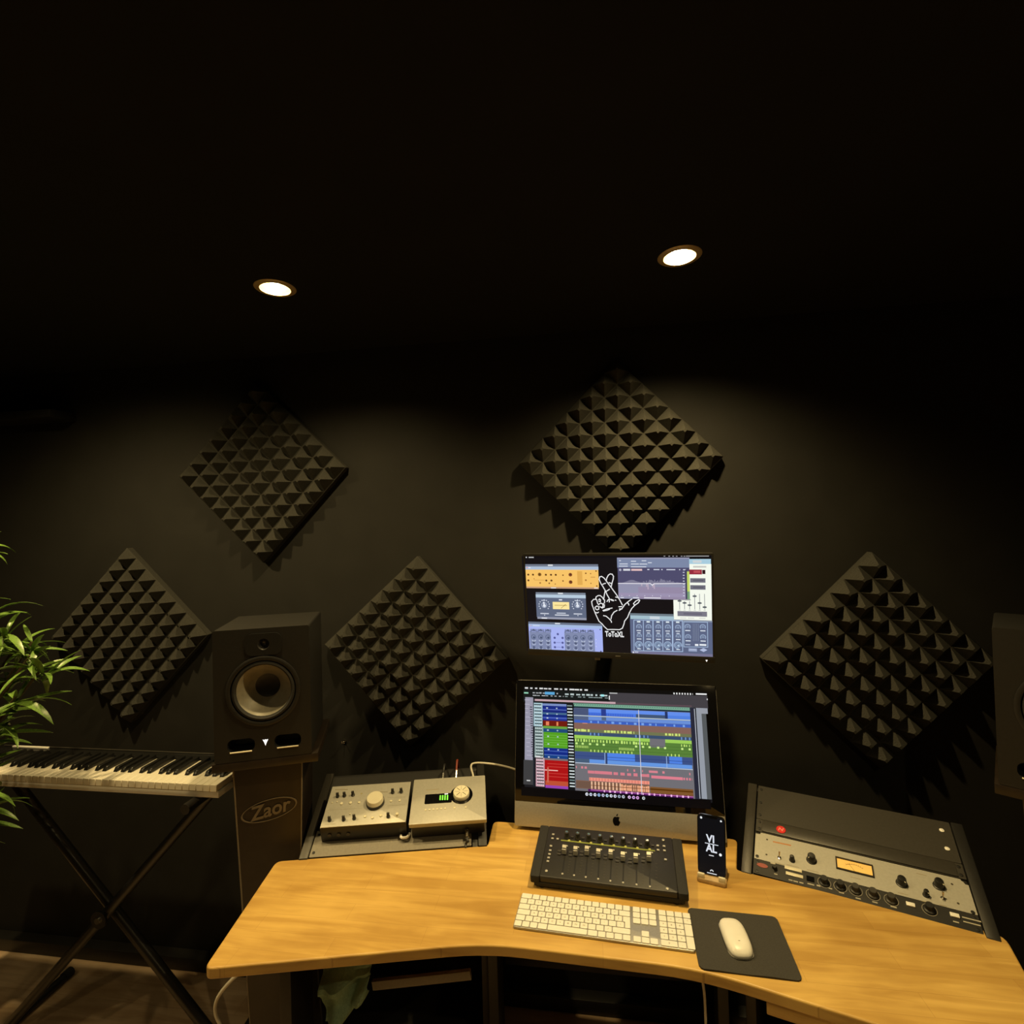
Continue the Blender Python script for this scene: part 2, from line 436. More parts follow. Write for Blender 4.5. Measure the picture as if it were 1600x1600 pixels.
# ------------------------------------------------------------------ sloped rack: left bay
def on_rack(F, name, label, cat, u, v, w=0, group=None):
    return frame_thing(name, label, cat, rack_pt(F, u, v, w), F[1], F[2], F[3], group)
t = on_rack(FL, 'blank_rack_panel', 'dark blank panel behind and under the two silver boxes in the left bay', 'rack panel', .0275, 0.094)
MB().rrect(0, .480, 0, .208, -.003, 0, .002, 2).build('plate', 'blkmat', t)
t = on_rack(FL, 'blank_rack_panel', 'pale grey blank panel below the two silver boxes at the left desk edge', 'rack panel', .0275, 0.004)
MB().rrect(0, .480, 0, .0885, -.003, 0, .002, 2).build('plate', 'grey', t)
for u in (.010, .470):
    for v in (.014, .074):
        MB().lathe([(.0001,.0005),(.004,.0005),(.004,.002),(.0001,.0022)], n=12).build('screw', 'blk', t, loc=(u, v, 0))

# monitor controller
t = on_rack(FL, 'monitor_controller', 'silver-topped black monitor controller with one big cream volume knob', 'audio controller', .052, .052, .0008)
W_, D_, H_ = .258, .156, .056
q = hom([(517.2,1224.4),(643.2,1218),(634.1,1280.6),(501.8,1289.7)], [(0,D_),(W_,D_),(W_,0),(0,0)])
def zq(x, y): return q(490+x/5.517, 1180+y/5.517)
MB().box(.0, W_, .0, D_, .0, H_-.003).build('case', 'blk', t, bevel=.002)
MB().rrect(.001, W_-.001, .001, D_-.001, H_-.003, H_, .002).build('top_plate', 'silver', t, bevel=.0006)
def knob(parent, x, y, z, r, h, m='blk', ptr='cream', name='knob', ang=90, n=18):
    k = MB().lathe([(r*1.08,0),(r*1.08,h*.18),(r*.86,h*.22),(r*.78,h*.94),(r*.68,h),(.0001,h)], n=n).build(name, m, parent, loc=(x,y,z))
    if ptr:
        c_, s_ = math.cos(R(ang)), math.sin(R(ang))
        MB().box(r*.1, r*.75, -r*.1, r*.1, h, h+.0006).build('pointer', ptr, k).rotation_euler = (0,0,R(ang))
    return k
k = MB().lathe([(.028,0),(.028,.006),(.0265,.008),(.0255,.021),(.024,.023),(.0001,.0232)], n=36).build('volume_knob', 'cream', t, loc=(*zq(537,395), H_))
MB().lathe([(.0283,0),(.0283,.009),(.0262,.0092)], n=36, close=False).build('knob_skirt', 'blk', k, loc=(0,0,.0002))
for x, y in ((205,338),(265,333),(340,326),(685,308),(758,303),(148,543),(270,538),(360,528),(648,513)):
    knob(t, *zq(x, y), H_, .0055, .016, 'blk', 'cream')
knob(t, *zq(723,505), H_, .0055, .010, 'cream', None)
for x, y, r in ((160,392,.0022),(203,385,.0022),(243,400,.0048),(322,394,.0048),(397,392,.0042),(672,382,.0040),(745,377,.0042),(322,490,.0022),(452,512,.0042),(515,522,.0042),(585,505,.0042)):
    MB().lathe([(r,0),(r,.002),(r*.8,.0028),(.0001,.0028)], n=14).build('button', 'cream', t, loc=(*zq(x, y), H_))
c = Canvas(H_)
for x0, y0, x1, y1, w in ((180,275,290,275,.0022),(560,300,640,300,.002),(130,455,420,440,.0006),(640,350,790,345,.0006),(640,420,790,412,.0006),(110,575,200,570,.001)):
    c.line([zq(x0,y0), zq(x1,y1)], w, (120,110,80))
c.circ(*zq(415,312), .0035, (150,142,110))
c.build('panel_print', 'print', t)['kind'] = 'stuff'
for i in range(3):
    MB().lathe([(.006,0),(.006,.003),(.0035,.003),(.0001,.001)], n=14, axis='-y').build('jack_socket', 'dgrey', t, loc=(.026+i*.028, 0, .026))

# audio interface
t = on_rack(FL, 'audio_interface', 'silver desktop audio interface with green level meter and large metal dial', 'audio interface', .320, .036, .0008)
W_, D_, H_ = .236, .172, .062
q = hom([(646.8,1216.3),(760.6,1212.6),(757.4,1282.4),(637.7,1289.7)], [(0,D_),(W_,D_),(W_,0),(0,0)])
MB().rrect(0, W_, 0, D_, H_-.014, H_, .003).build('top_cover', 'silver', t, bevel=.001)
MB().rrect(.006, W_-.006, .008, D_-.006, .0, H_-.014, .003).build('case', 'blk', t, bevel=.001)
kx, ky = zq(1280, 350)
x0, y0 = zq(955, 428); x1, y1 = zq(1200, 332)
MB().rrect(x0, x1, y0, y1, H_, H_+.0006, .003).build('display', 'gloss', t)
MB().lathe([(.036,0),(.036,.0008),(.026,.0008)], n=36, close=False).build('dial_ring', 'gloss', t, loc=(kx, ky, H_))
k = MB().lathe([(.026,0),(.026,.012),(.0245,.014),(.022,.0145),(.0001,.0145)], n=36).build('level_dial', 'cream', t, loc=(kx, ky, H_))
for i in range(8):
    a = i*math.pi/4; MB().box(.006,.021,-.0008,.0008,0,.0004).build('dial_spoke', 'chrome' if i % 2 else 'silver', k, loc=(0,0,.0145)).rotation_euler = (0,0,a)
for i in range(4):
    x0, y0 = zq(1088+i*21, 395); x1, y1 = zq(1103+i*21, 352)
    MB().box(x0, x1, y0, y1, H_+.0006, H_+.001).build('meter_bar', 'green', t)
x0, y0 = zq(1135, 345); x1, y1 = zq(1165, 338); MB().box(x0, x1, y0, y1, H_+.0006, H_+.001).build('meter_readout', 'led', t)
for x, y in [(965+34*i, 480-2.2*i) for i in range(6)]+[(1215,466),(1310,461)]:
    MB().lathe([(.0032,0),(.0032,.0014),(.0001,.0018)], n=12).build('button', 'cream', t, loc=(*zq(x, y), H_))
c = Canvas(H_); c.line([zq(975,300), zq(1085,294)], .0016, (150,135,95)); c.build('panel_print', 'print', t)['kind'] = 'stuff'
# plugs and leads
def W3(F, u, v, w): return rack_pt(F, u, v, w)
def curve_pts(ps, n=8):
    ps = [V(p) for p in ps]; out = []
    P = [ps[0]*2-ps[1]]+ps+[ps[-1]*2-ps[-2]]
    for i in range(1, len(P)-2):
        for k in range(n):
            t_ = k/n; a, b, c_, d = P[i-1:i+3]
            out.append(.5*((2*b)+(-a+c_)*t_+(2*a-5*b+4*c_-d)*t_*t_+(-a+3*b-3*c_+d)*t_**3))
    out.append(ps[-1]); return out
def lead(name, label, path, r, m, plug=None, plugm='chrome'):
    t_ = thing(name, label, 'cable', path[0])
    o3 = V(path[0])
    MB().tube([p-o3 for p in curve_pts(path)], r, 8).build('sheath', m, t_)
    if plug:
        d = (V(path[1])-V(path[0])).normalized()
        MB().tube([V((0,0,0)), d*plug], r*1.9, 10).build('plug', plugm, t_)
    return t_
IU, IV = .320, .036
lead('audio_cable', 'silver jack plug on a black lead at the top edge of the audio interface', [W3(FL,IU+.093,IV+.172,.040),W3(FL,IU+.095,IV+.215,.050),W3(FL,IU+.098,.285,.045),W3(FL,IU+.10,.34,-.06),W3(FL,IU+.10,.36,-.25)], .0035, 'cableb', .034)
lead('audio_cable', 'gold and red jack plug at the top edge of the audio interface', [W3(FL,IU+.138,IV+.172,.042),W3(FL,IU+.140,IV+.222,.062),W3(FL,IU+.142,.29,.055),W3(FL,IU+.143,.34,-.05),W3(FL,IU+.143,.36,-.25)], .0035, M['maroon'], .036)
lead('white_cable', 'white lead arching from the audio interface behind the lower screen', [W3(FL,IU+.192,IV+.172,.036),W3(FL,IU+.196,IV+.190,.044),(-.43,-.11,.880),(-.36,-.10,.878),(-.28,-.095,.86),(-.18,-.09,.82)], .0035, 'cablew')
lead('headphone_cable', 'black headphone lead plugged into the front of the audio interface', [W3(FL,IU+.175,IV+.004,.020),W3(FL,IU+.176,IV-.028,.018),W3(FL,IU+.172,.006,.008),W3(FL,IU+.170,-.004,.004)], .0035, 'cableb', .024, 'chrome')
hk = tag(MB().tube(curve_pts([W3(FL,.292,.056,.004),W3(FL,.292,.044,.010),W3(FL,.298,.037,.012),W3(FL,.311,.038,.012),W3(FL,.316,.047,.010),W3(FL,.317,.056,.006)]), .004, 8).build('cable_hook', 'white'), 'white plastic hook poking out between the two silver boxes', 'hook')

# ------------------------------------------------------------------ sloped rack: right bay
def screws(t, W, vs, m='blk', r=.004):
    for u in (.009, W-.009):
        for v in vs: MB().lathe([(r,0),(r,.0015),(.0001,.002)], n=12).build('screw', m, t, loc=(u, v, .0))
RW = .4826; U0 = .030
t = on_rack(FR, 'blank_rack_panel', 'wide dark grey blank panel with two bright screws at the top of the right bay', 'rack panel', U0, .190)
MB().rrect(0, RW, 0, .130, -.003, 0, .002, 2).build('plate', 'dgrey', t)
for v in (.015, .062, .115): MB().lathe([(.004,0),(.004,.0015),(.0001,.002)], n=12).build('screw', 'blk', t, loc=(.009, v, 0))
for v in (.038, .097): MB().lathe([(.0058,0),(.0058,.0015),(.003,.003),(.0001,.0032)], n=16).build('screw_glint', 'white', t, loc=(RW-.022, v, 0), label='screw head coloured white for its glint')  # white colour stands in for the glint on two screw heads

t = on_rack(FR, 'rack_processor', 'slim dark grey rack unit with a round red badge', 'rack unit', U0, .1445)
MB().rrect(0, RW, 0, .0440, -.003, .0, .0015, 2).build('faceplate', 'dgrey', t)
MB().box(.016, RW-.016, .002, .042, 0, .0035).build('front_bezel', 'dgrey', t, bevel=.001)
MB().box(.02, RW-.02, .004, .04, -.20, -.003).build('chassis', 'blk', t)
bd = MB().lathe([(.0125,0),(.0125,.0012),(.0115,.002),(.0001,.002)], n=24).build('badge', 'red', t, loc=(.066, .020, .0035))
c = Canvas(.0021); c.line([(-.006,-.005),(-.0035,.005),(.0035,-.005),(.006,.005)], .0022, (235,150,140)); c.build('badge_mark', 'print', bd)
screws(t, RW, (.010, .034))

t = on_rack(FR, 'silver_compressor', 'champagne silver two-unit compressor with amber needle meter and black knobs', 'rack unit', U0, .0525)
HH = .0895
q = hom([(1181,1296),(1482,1364.5),(1490.6,1416.9),(1174.2,1338.8)], [(0,HH),(RW,HH),(RW,0),(0,0)])
MB().prism([(0,0),(RW,0),(RW,HH-.012),(RW-.006,HH-.012),(RW-.009,HH-.006),(RW-.013,HH-.004),(RW-.013,HH),(.013,HH),(.013,HH-.005),(.009,HH-.007),(.0,HH-.006)], -.003, .0).build('faceplate', 'silver', t)
MB().box(.02, RW-.02, .004, HH-.004, -.20, -.003).build('chassis', 'blk', t)
def cknob(x, y, r, h, ang): 
    k = MB().lathe([(r*1.25,0),(r*1.2,.002),(r,.003),(r*.9,h*.9),(r*.8,h),(.0001,h)], n=20).build('knob', 'blk', t, loc=(*q(x, y), 0))
    MB().lathe([(r*.62,0),(r*.62,.0012),(.0001,.0014)], n=16).build('knob_cap', 'chrome', k, loc=(0,0,h))
    MB().box(r*.2, r*1.15, -.0008, .0008, 0, .0008).build('pointer', 'cream', k, loc=(0,0,h*.9)).rotation_euler = (0,0,R(ang))
for x, y, r, a in ((1260,1340,.0105,230),(1388,1372,.0105,300),(1441,1374,.0105,310),(1231,1341,.0062,95),(1421,1389,.0062,300)): cknob(x, y, r, .019 if r > .008 else .016, a)
for x, y in ((1212,1338),(1444,1394)):
    k = MB().lathe([(.005,0),(.005,.003),(.003,.0035),(.003,.006)], n=12).build('toggle_switch', 'chrome', t, loc=(*q(x, y), 0))
    MB().tube([(0,0,.005),(.001,.006,.016)], .0016, 8, .0025).build('toggle_lever', 'chrome', k)
x0, y0 = q(1297,1351); x1, y1 = q(1347,1343)
y1 = y0+.030
me_ = MB()
me_.box(x0-.003, x1+.003, y0-.003, y0, 0, .004).box(x0-.003, x1+.003, y1, y1+.003, 0, .004).box(x0-.003, x0, y0, y1, 0, .004).box(x1, x1+.003, y0, y1, 0, .004)
mf = me_.build('meter_frame', 'brown', t)
MB().box(x0, x1, y0, y1, 0, .0012).build('meter_face', 'meter', t)
c = Canvas(.0013); mx_, my_ = (x0+x1)/2, y0-.012
c.ring(mx_, my_, .034, .0008, (90,50,15), 55, 125); c.line([(mx_, y0+.001), (mx_-.012, y0+.021)], .0007, (60,30,10))
for a in range(58, 126, 8): c.line([(mx_+.034*math.cos(R(a)), my_+.034*math.sin(R(a))), (mx_+.0365*math.cos(R(a)), my_+.0365*math.sin(R(a)))], .0006, (90,50,15))
c.build('meter_scale', 'print', mf)
c = Canvas(0.00005)
c.line([q(1206,1312), q(1231,1317)], .0042, (176,120,70))
for x, y, n in ((1212,1347,14),(1231,1350,18),(1260,1357,16),(1322,1366,14),(1388,1388,14),(1421,1400,14),(1443,1404,10),(1418,1357,14)):
    c.line([q(x-n/2, y-n*.12), q(x+n/2, y+n*.12)], .0012, (140,125,90))
for x, y in ((1196.7,1308.8),(1193.3,1333),(1460,1370.6),(1465,1400)): c.circ(*q(x, y), .0027, (60,52,36))
c.build('panel_print', 'print', t)['kind'] = 'stuff'
for x, y in ((1179,1336),(1484,1413)): MB().lathe([(.0042,0),(.0042,.0015),(.0001,.002)], n=12).build('screw', 'blk', t, loc=(*q(x, y), 0))

t = on_rack(FR, 'black_preamp', 'slim black rack preamp with a row of grey knobs along the wood desk edge', 'rack unit', U0, .0065)
HH = .0445
q = hom([(1173.5,1341),(1490.5,1419.5),(1496,1446),(1166,1364)], [(0,HH),(RW,HH),(RW,0),(0,0)])
MB().rrect(0, RW, 0, HH, -.003, 0, .0015, 2).build('faceplate', 'blkmat', t)
MB().box(.02, RW-.02, .002, HH-.002, -.20, -.003).build('chassis', 'blk', t)
x, y = q(1185,1352.5); MB().prism(circ(x, y, .014, 20, .0065), 0, .001).build('oval_badge', mat('faded_red_badge', (.30,.07,.055), .5), t, label='faded red oval badge')
knob(t, *q(1205,1358), 0, .007, .012, 'blk', None)
for i in range(2):
    a = q(1222.5, 1354.5+9*i); b = q(1249.5, 1362+9*i)
    MB().box(a[0], b[0], (a[1]+b[1])/2-.0045, (a[1]+b[1])/2+.0045, 0, .002).build('light_bar', 'cream', t, bevel=.0006)
x, y = q(1261,1373); MB().box(x-.009, x+.009, y-.007, y+.007, 0, .002).build('dark_window', 'gloss', t)
for x, y, m_ in ((1282,1378,'blk'),(1306,1384,'blk'),(1328,1389,'dgrey'),(1353,1395,'dgrey'),(1378,1402,'dgrey'),(1429,1414,'blk')):
    k = MB().lathe([(.0125,0),(.0125,.004),(.009,.006),(.0085,.017),(.0075,.018),(.0001,.018)], n=22).build('knob', m_, t, loc=(*q(x, y), 0))
    MB().lathe([(.0155,0),(.0155,.0006),(.014,.0006)], n=28, close=False).build('knob_scale', 'grey', k, loc=(0,0,.0002))
for x, y in ((1404,1408),(1461,1421)):
    a = q(x, y); MB().box(a[0]-.009, a[0]+.009, a[1]-.005, a[1]+.005, 0, .004).build('button', 'white', t, bevel=.001)
c = Canvas(0.00005)
for x, y, n, h in ((1228,1375,5,.003),(1236,1377,6,.003),(1245,1379,5,.003),(1260,1381,9,.003),(1272,1383,4,.004),(1290,1387,4,.003),(1306,1393,6,.003),(1330,1401,6,.003),(1354,1406,6,.003),(1380,1412,7,.003),(1482,1425,22,.003),(1482,1431,20,.003),(1462,1430,6,.003),(1205,1366,4,.003),(1204,1349,6,.004)):
    c.line([q(x-n/2, y-n*.12), q(x+n/2, y+n*.12)], h, (170,165,150))
c.build('panel_print', 'print', t)['kind'] = 'stuff'
screws(t, RW, (.008, .036))

# ------------------------------------------------------------------ displays
def display_frame(BL, BR, TL):
    BL, BR, TL = V(BL), V(BR), V(TL)
    ex = (BR-BL).normalized(); ey = (TL-BL); ey = (ey-ex*ey.dot(ex)).normalized()
    return BL, ex, ey, ex.cross(ey), (BR-BL).length, (TL-BL).length
def arm_to_wall(t, F, cx, cy, back):
    # bracket from the back of the display straight to the wall
    p = F[0]+F[1]*cx+F[2]*cy-F[3]*back; inv = t.matrix_world.inverted()
    q0 = inv @ p; q1 = inv @ V((p.x, -.012, p.z))
    MB().tube([q0, q1], .022, 12).build('bracket_arm', 'blk', t)
    MB().tube([inv @ V((p.x, -.014, p.z)), inv @ V((p.x, -.001, p.z))], .055, 20).build('wall_plate', 'blk', t)

# --- lower all-in-one computer
F = display_frame((-.2665,-.240,.752), (.372,-.269,.752), (-.2465,-.140,1.183))
t = frame_thing('all_in_one_computer', 'large all-in-one computer with aluminium chin, the lower screen showing coloured tracks', 'computer', *F[:4])
W, H = F[4], F[5]; CH = .072
def body_back():
    mb = MB(); rings = []
    for (ins, z) in ((0,0),(0,-.006),(.02,-.012),(.12,-.035),(.2,-.042)):
        rings.append([(x, y, z) for x, y in rrect_poly(ins, W-ins, ins*.8, H-ins*.8, max(.006,.014-ins*.03), 3)])
    n = len(rings[0]); vs = sum(rings, []); fs = []
    for j in range(len(rings)-1):
        for k in range(n): fs.append((j*n+k, j*n+(k+1)%n, (j+1)*n+(k+1)%n, (j+1)*n+k))
    fs.append(tuple(range(n))); fs.append(tuple((len(rings)-1)*n+k for k in range(n)))
    return mb.add(vs, fs)
body_back().build('back_shell', 'alu', t)
MB().rrect(.0008, W-.0008, .0005, CH, 0, .0012, .006).build('chin', 'alu', t, bevel=.0004)
MB().rrect(.0008, W-.0008, CH, H-.0005, 0, .0012, .004).build('front_glass', 'gloss', t, bevel=.0004)
# fruit-shaped mark on the chin
def apple(cx, cy, s):
    right = [(0,.80),(.18,.88),(.42,.86),(.62,.74),(.50,.60),(.44,.42),(.47,.24),(.60,.08),(.70,.02),(.58,-.30),(.38,-.58),(.22,-.66),(.10,-.62),(0,-.59)]
    left = [(-.10,-.62),(-.24,-.66),(-.42,-.54),(-.60,-.24),(-.68,.10),(-.66,.42),(-.50,.70),(-.30,.84),(-.14,.86)]
    pts = right+left
    return [(cx+x*s, cy+(y-.1)*s) for x, y in pts]
ap = MB().prism(apple(W*.5, CH*.5, .0165), .0012, .0016)
leaf = [(0,.92),(.02,1.12),(.14,1.32),(.30,1.42),(.30,1.22),(.20,1.04)]
ap.prism([(W*.5+x*.0165, CH*.5+(y-.1)*.0165) for x, y in leaf], .0012, .0016)
ap.build('apple_logo', 'gloss', t, label='black apple-shaped logo')
arm_to_wall(t, F, W*.5, H*.45, .040)
# picture: rows are given by their height at the left end of the timeline
gq = [(105,98),(1490,135),(1540,1075),(60,968)]
hh = hom(gq, [(0,H),(W,H),(W,CH),(0,CH)]); hi = hom([(0,H),(W,H),(W,CH),(0,CH)], gq)
def RY(y): return hh(490, y)[1]
def RX(x, Y):
    a, b = 0.0, W
    for _ in range(30):
        mid = (a+b)/2
        if hi(mid, Y)[0] < x: a = mid
        else: b = mid
    return a
c = Canvas(.0013, 2e-6)
def row(x0, x1, y0, y1, col):
    Y0, Y1 = RY(y0), RY(y1); Ym = (Y0+Y1)/2
    c.rect(RX(x0, Ym), Y1, RX(x1, Ym), Y0, col)
def ticks(x0, x1, y0, y1, col, step, w=None, jit=0):
    x = x0
    while x < x1:
        ww = (w or step*.5)*(1+random.uniform(-.4,.6)*(jit > 0)); jj = random.uniform(0, .45)*(y1-y0)*jit
        row(x, min(x+ww, x1), y0+jj, y1-jj*.3, col); x += step*(1+random.uniform(-.3,.5)*jit)
row(150, 1432, 152, 910, (24,24,28))
row(150, 1432, 152, 176, (8,8,9))
ticks(162, 600, 160, 171, (225,225,225), 34, 24, .4)
ticks(1195, 1330, 163, 175, (230,230,230), 19, 9); row(1350, 1426, 162, 172, (235,235,235))
row(150, 1432, 178, 268, (20,24,25)); row(750, 1432, 178, 262, (66,63,68)); row(750, 805, 178, 185, (190,190,190))
ticks(215, 400, 193, 203, (170,175,178), 22, 13, .5); row(300, 368, 188, 208, (90,165,215)); ticks(215, 430, 214, 220, (190,195,198), 28, 18, .5)
ticks(440, 735, 194, 206, (190,205,205), 34, 20, .5); ticks(440, 740, 214, 220, (150,165,165), 40, 22, .5); row(745, 752, 200, 228, (235,235,235)); row(690, 712, 193, 208, (160,230,235))
row(155, 185, 196, 206, (150,215,185)); row(220, 790, 243, 257, (198,165,172)); row(790, 1320, 247, 257, (92,74,82))
row(496, 1318, 262, 284, (118,165,142)); ticks(500, 1315, 268, 273, (80,120,110), 16, 7); row(496, 1318, 284, 294, (12,38,58))
# far-left track list
row(152, 208, 232, 690, (152,150,168)); row(130, 205, 690, 872, (62,62,64)); row(150, 175, 838, 846, (215,215,215))
for i in range(22): row(190+random.uniform(0,8), 208, 300+i*17, 306+i*17, (40,40,50))
for i in range(14): row(158, 176+random.uniform(0,18), 250+i*31, 254+i*31, (185,182,200))
row(208, 216, 240, 880, (28,34,44))
# mixer strip column
row(217, 278, 270, 440, (165,195,205)); row(217, 278, 440, 668, (150,170,168)); row(217, 278, 668, 880, (205,160,172))
for i in range(26):
    y = 280+i*23; row(222, 272, y, y+7, (45,60,62)); ticks(224, 270, y+10, y+14, (230,240,240), 13, 8)
row(217, 250, 656, 663, (245,245,245))
# track names
names = [(272,288,(120,140,190)),(288,312,(22,42,128)),(312,318,(90,110,190)),(318,336,(24,40,120)),(336,350,(70,105,140)),(350,368,(14,38,122)),(368,380,(70,90,180)),(380,394,(28,48,140)),
         (394,434,(112,26,14)),(434,452,(104,160,62)),(452,478,(30,74,118)),(478,592,(84,158,32)),(592,612,(18,44,132)),(612,618,(70,100,180)),(618,640,(14,40,130)),(640,646,(80,110,180)),(646,668,(20,64,130)),
         (668,682,(120,110,112)),(682,832,(172,16,20)),(832,866,(190,80,52)),(866,886,(150,66,176))]
for y0, y1, col in names: row(280, 448, y0, y1, col)
for y in (498, 516, 534, 552, 570): row(285, 448, y, y+3, (120,190,80))
for y in (706, 728, 776, 800): row(300, 448, y, y+3, (215,80,70))
for y in (300,342,372,410,460,505,560,600,655): row(306, 318, y, y+9, (190,205,215)); row(374, 384, y, y+9, (170,190,205))
row(300, 322, 402, 430, (230,130,90)); row(374, 386, 402, 430, (235,140,90)); row(278, 372, 752, 759, (240,190,180)); row(296, 306, 735, 845, (200,110,90))
row(448, 494, 270, 886, (16,18,20))
for i in range(27): row(452, 488, 278+i*22.3, 287+i*22.3, (215,225,225) if i % 4 else (120,140,140))
# timeline
row(496, 1318, 294, 890, (112,110,116))
row(496, 1318, 296, 345, (72,84,118)); row(600, 1314, 297, 322, (98,142,235)); row(600, 930, 322, 345, (72,120,228)); ticks(604, 915, 326, 345, (52,84,190), 12, 5); row(930, 1135, 322, 345, (66,86,118)); row(1150, 1314, 322, 345, (80,128,225))
row(688, 722, 297, 345, (40,60,140)); row(1133, 1152, 297, 400, (36,52,100)); row(496, 1318, 346, 352, (190,205,212))
row(496, 1318, 352, 400, (84,98,130)); row(598, 1314, 354, 378, (104,142,215)); row(500, 1314, 380, 400, (60,96,192)); ticks(610, 1300, 382, 398, (120,165,235), 52, 12, .5); row(690, 722, 354, 376, (80,100,130))
row(496, 1318, 402, 444, (132,98,88)); row(555, 590, 400, 405, (210,140,110))
row(496, 1318, 444, 466, (112,116,80)); [ticks(a, b, 444, 462, (206,226,120), 22, 14, .35) for a, b in ((500,605),(705,915),(1130,1240))]
row(496, 1318, 466, 488, (58,78,108)); [ticks(a, b, 468, 486, (112,150,205), 28, 9) for a, b in ((605,690),(922,1012),(1240,1312))]
row(496, 1022, 489, 512, (158,206,88)); row(1130, 1314, 489, 512, (158,206,88)); row(1022, 1130, 489, 545, (112,110,116))
row(496, 1022, 512, 605, (88,128,56)); row(1130, 1318, 512, 605, (88,128,56)); row(1022, 1130, 548, 605, (88,128,56))
ticks(500, 1018, 514, 536, (200,236,120), 19, 9, .5); ticks(1240, 1314, 516, 534, (200,236,120), 18, 8, .5)
for a in (502,545,596,646,692,918,966,1012,1072,1120,1240,1292): row(a, a+15, 542, 556, (205,240,140))
ticks(502, 592, 562, 580, (190,225,115), 11, 5); ticks(806, 912, 562, 580, (190,225,115), 11, 5)
for y in (538, 560, 583): row(496, 1318, y, y+2, (60,92,40))
ticks(605, 912, 588, 604, (205,235,125), 26, 7); ticks(1142, 1232, 588, 604, (205,235,125), 26, 7)
row(496, 1318, 606, 660, (60,80,132)); row(722, 915, 606, 655, (78,130,228)); row(1155, 1245, 606, 655, (78,128,225)); row(496, 1318, 634, 637, (40,60,120))
row(596, 1314, 658, 684, (100,150,225)); row(496, 596, 658, 684, (70,92,118)); row(702, 708, 606, 684, (140,170,215)); row(1134, 1139, 606, 690, (150,180,225)); row(708, 722, 606, 684, (50,66,110)); row(496, 1318, 686, 691, (190,205,225))
[row(a, a+b, 712, 728, (214,130,142)) for a, b in ((500,6),(536,14),(560,16),(858,7),(902,12),(962,6),(1010,62),(1104,16),(1292,8))]
ticks(582, 1012, 738, 760, (214,124,136), 46, 38, .3); row(584, 1010, 762, 782, (128,104,110)); row(1026, 1246, 746, 766, (222,126,142)); ticks(1250, 1312, 748, 764, (222,126,142), 20, 12)
row(590, 1012, 788, 812, (238,146,126)); ticks(595, 1010, 790, 812, (200,110,100), 21, 4)
row(496, 1012, 814, 872, (126,92,74)); ticks(602, 810, 816, 870, (245,196,160), 25, 9); ticks(812, 1012, 822, 868, (240,170,130), 14, 9, .4); row(496, 1318, 842, 846, (110,60,26))
row(1016, 1318, 826, 872, (126,84,44)); row(1016, 1318, 838, 848, (90,50,8)); row(496, 600, 820, 868, (110,84,70))
row(580, 1318, 872, 890, (76,22,92)); row(600, 1318, 876, 880, (225,130,200)); ticks(690, 1312, 872, 888, (245,190,235), 38, 10, .2)
row(950, 955, 292, 886, (205,205,215))
# right-hand columns
row(1318, 1346, 262, 890, (38,40,56)); row(1348, 1353, 268, 886, (190,195,205)); row(1353, 1360, 262, 886, (30,32,40)); row(1362, 1400, 262, 886, (148,154,164)); row(1362, 1430, 262, 300, (152,156,166)); row(1400, 1432, 300, 886, (86,90,92)); row(1425, 1432, 196, 206, (210,210,210))
# dock
row(110, 1440, 890, 955, (6,5,8))
cols = [(235,240,250),(215,225,245),(235,240,250),(150,190,235),(200,200,225),(190,225,240),(230,235,245),(225,225,240),(160,175,190),(200,205,215),(235,200,240),(220,170,235),(225,160,225),(200,210,205)]
xs = [570,598,627,655,684,712,740,768,797,826,868,898,926,968]
for x, col in zip(xs, cols):
    a = RX(x, RY(912)); c.circ(a, RY(911), .0046, col, 10)
    c.circ(a+.0006, RY(911), .0022, (90,90,120), 8)
c.build('screen_picture', 'screen', t, label='music software screen full of blue, green and red tracks')

# --- upper monitor
F = display_frame((-.221,-.120,1.265), (.372,-.190,1.261), (-.2245,-.165,1.609))
t = frame_thing('wall_monitor', 'slim black monitor on the wall, the upper screen showing a white hand drawing', 'monitor', *F[:4])
W, H = F[4], F[5]
MB().rrect(0, W, 0, H, -.022, -.001, .004).build('back_shell', 'blk', t, bevel=.003)
MB().rrect(0, W, 0, .020, -.001, .004, .002, 2).build('lower_bezel', 'blkmat', t, bevel=.0008)
fr = MB().box(0, W, H-.006, H, -.001, .002).box(0, .006, .020, H-.006, -.001, .002).box(W-.006, W, .020, H-.006, -.001, .002)
fr.build('bezel_frame', 'blk', t)
MB().box(.006, W-.006, .020, H-.006, -.001, .0006).build('front_glass', 'gloss', t)
arm_to_wall(t, F, W*.5, H*.5, .022)
MB().box(W*.375, W*.405, -.012, 0, -.016, -.006).build('cable_plug', 'grey', t, bevel=.001)
g1 = hom([(78,68),(1457,56),(1457,838),(116,800)], [(0,H),(W,H),(W,0),(0,0)])
c = Canvas(.0007, 2e-6)
def rc(x0, y0, x1, y1, col):
    a = g1(x0, y0); b = g1(x1, y1); d = g1(x0, y1); e = g1(x1, y0)
    xa, xb = (a[0]+d[0])/2, (b[0]+e[0])/2; ya, yb = (a[1]+e[1])/2, (b[1]+d[1])/2
    c.rect(xa, yb, xb, ya, col)
SC = W/1370
def ci(x, y, r, col): c.circ(*g1(x, y), r*SC, col)
def rg(x, y, r, w, col, a0=0, a1=360): c.ring(*g1(x, y), r*SC, w*SC, col, a0, a1)
rc(88, 76, 1446, 792, (17,15,19))
ci(103, 91, 5, (220,220,220)); rc(120, 87, 158, 95, (190,190,190))
for x in (1103,1137,1165,1190,1225,1245): rc(x, 74, x+12, 80, (150,150,155))
rc(1262, 72, 1425, 79, (150,150,150))
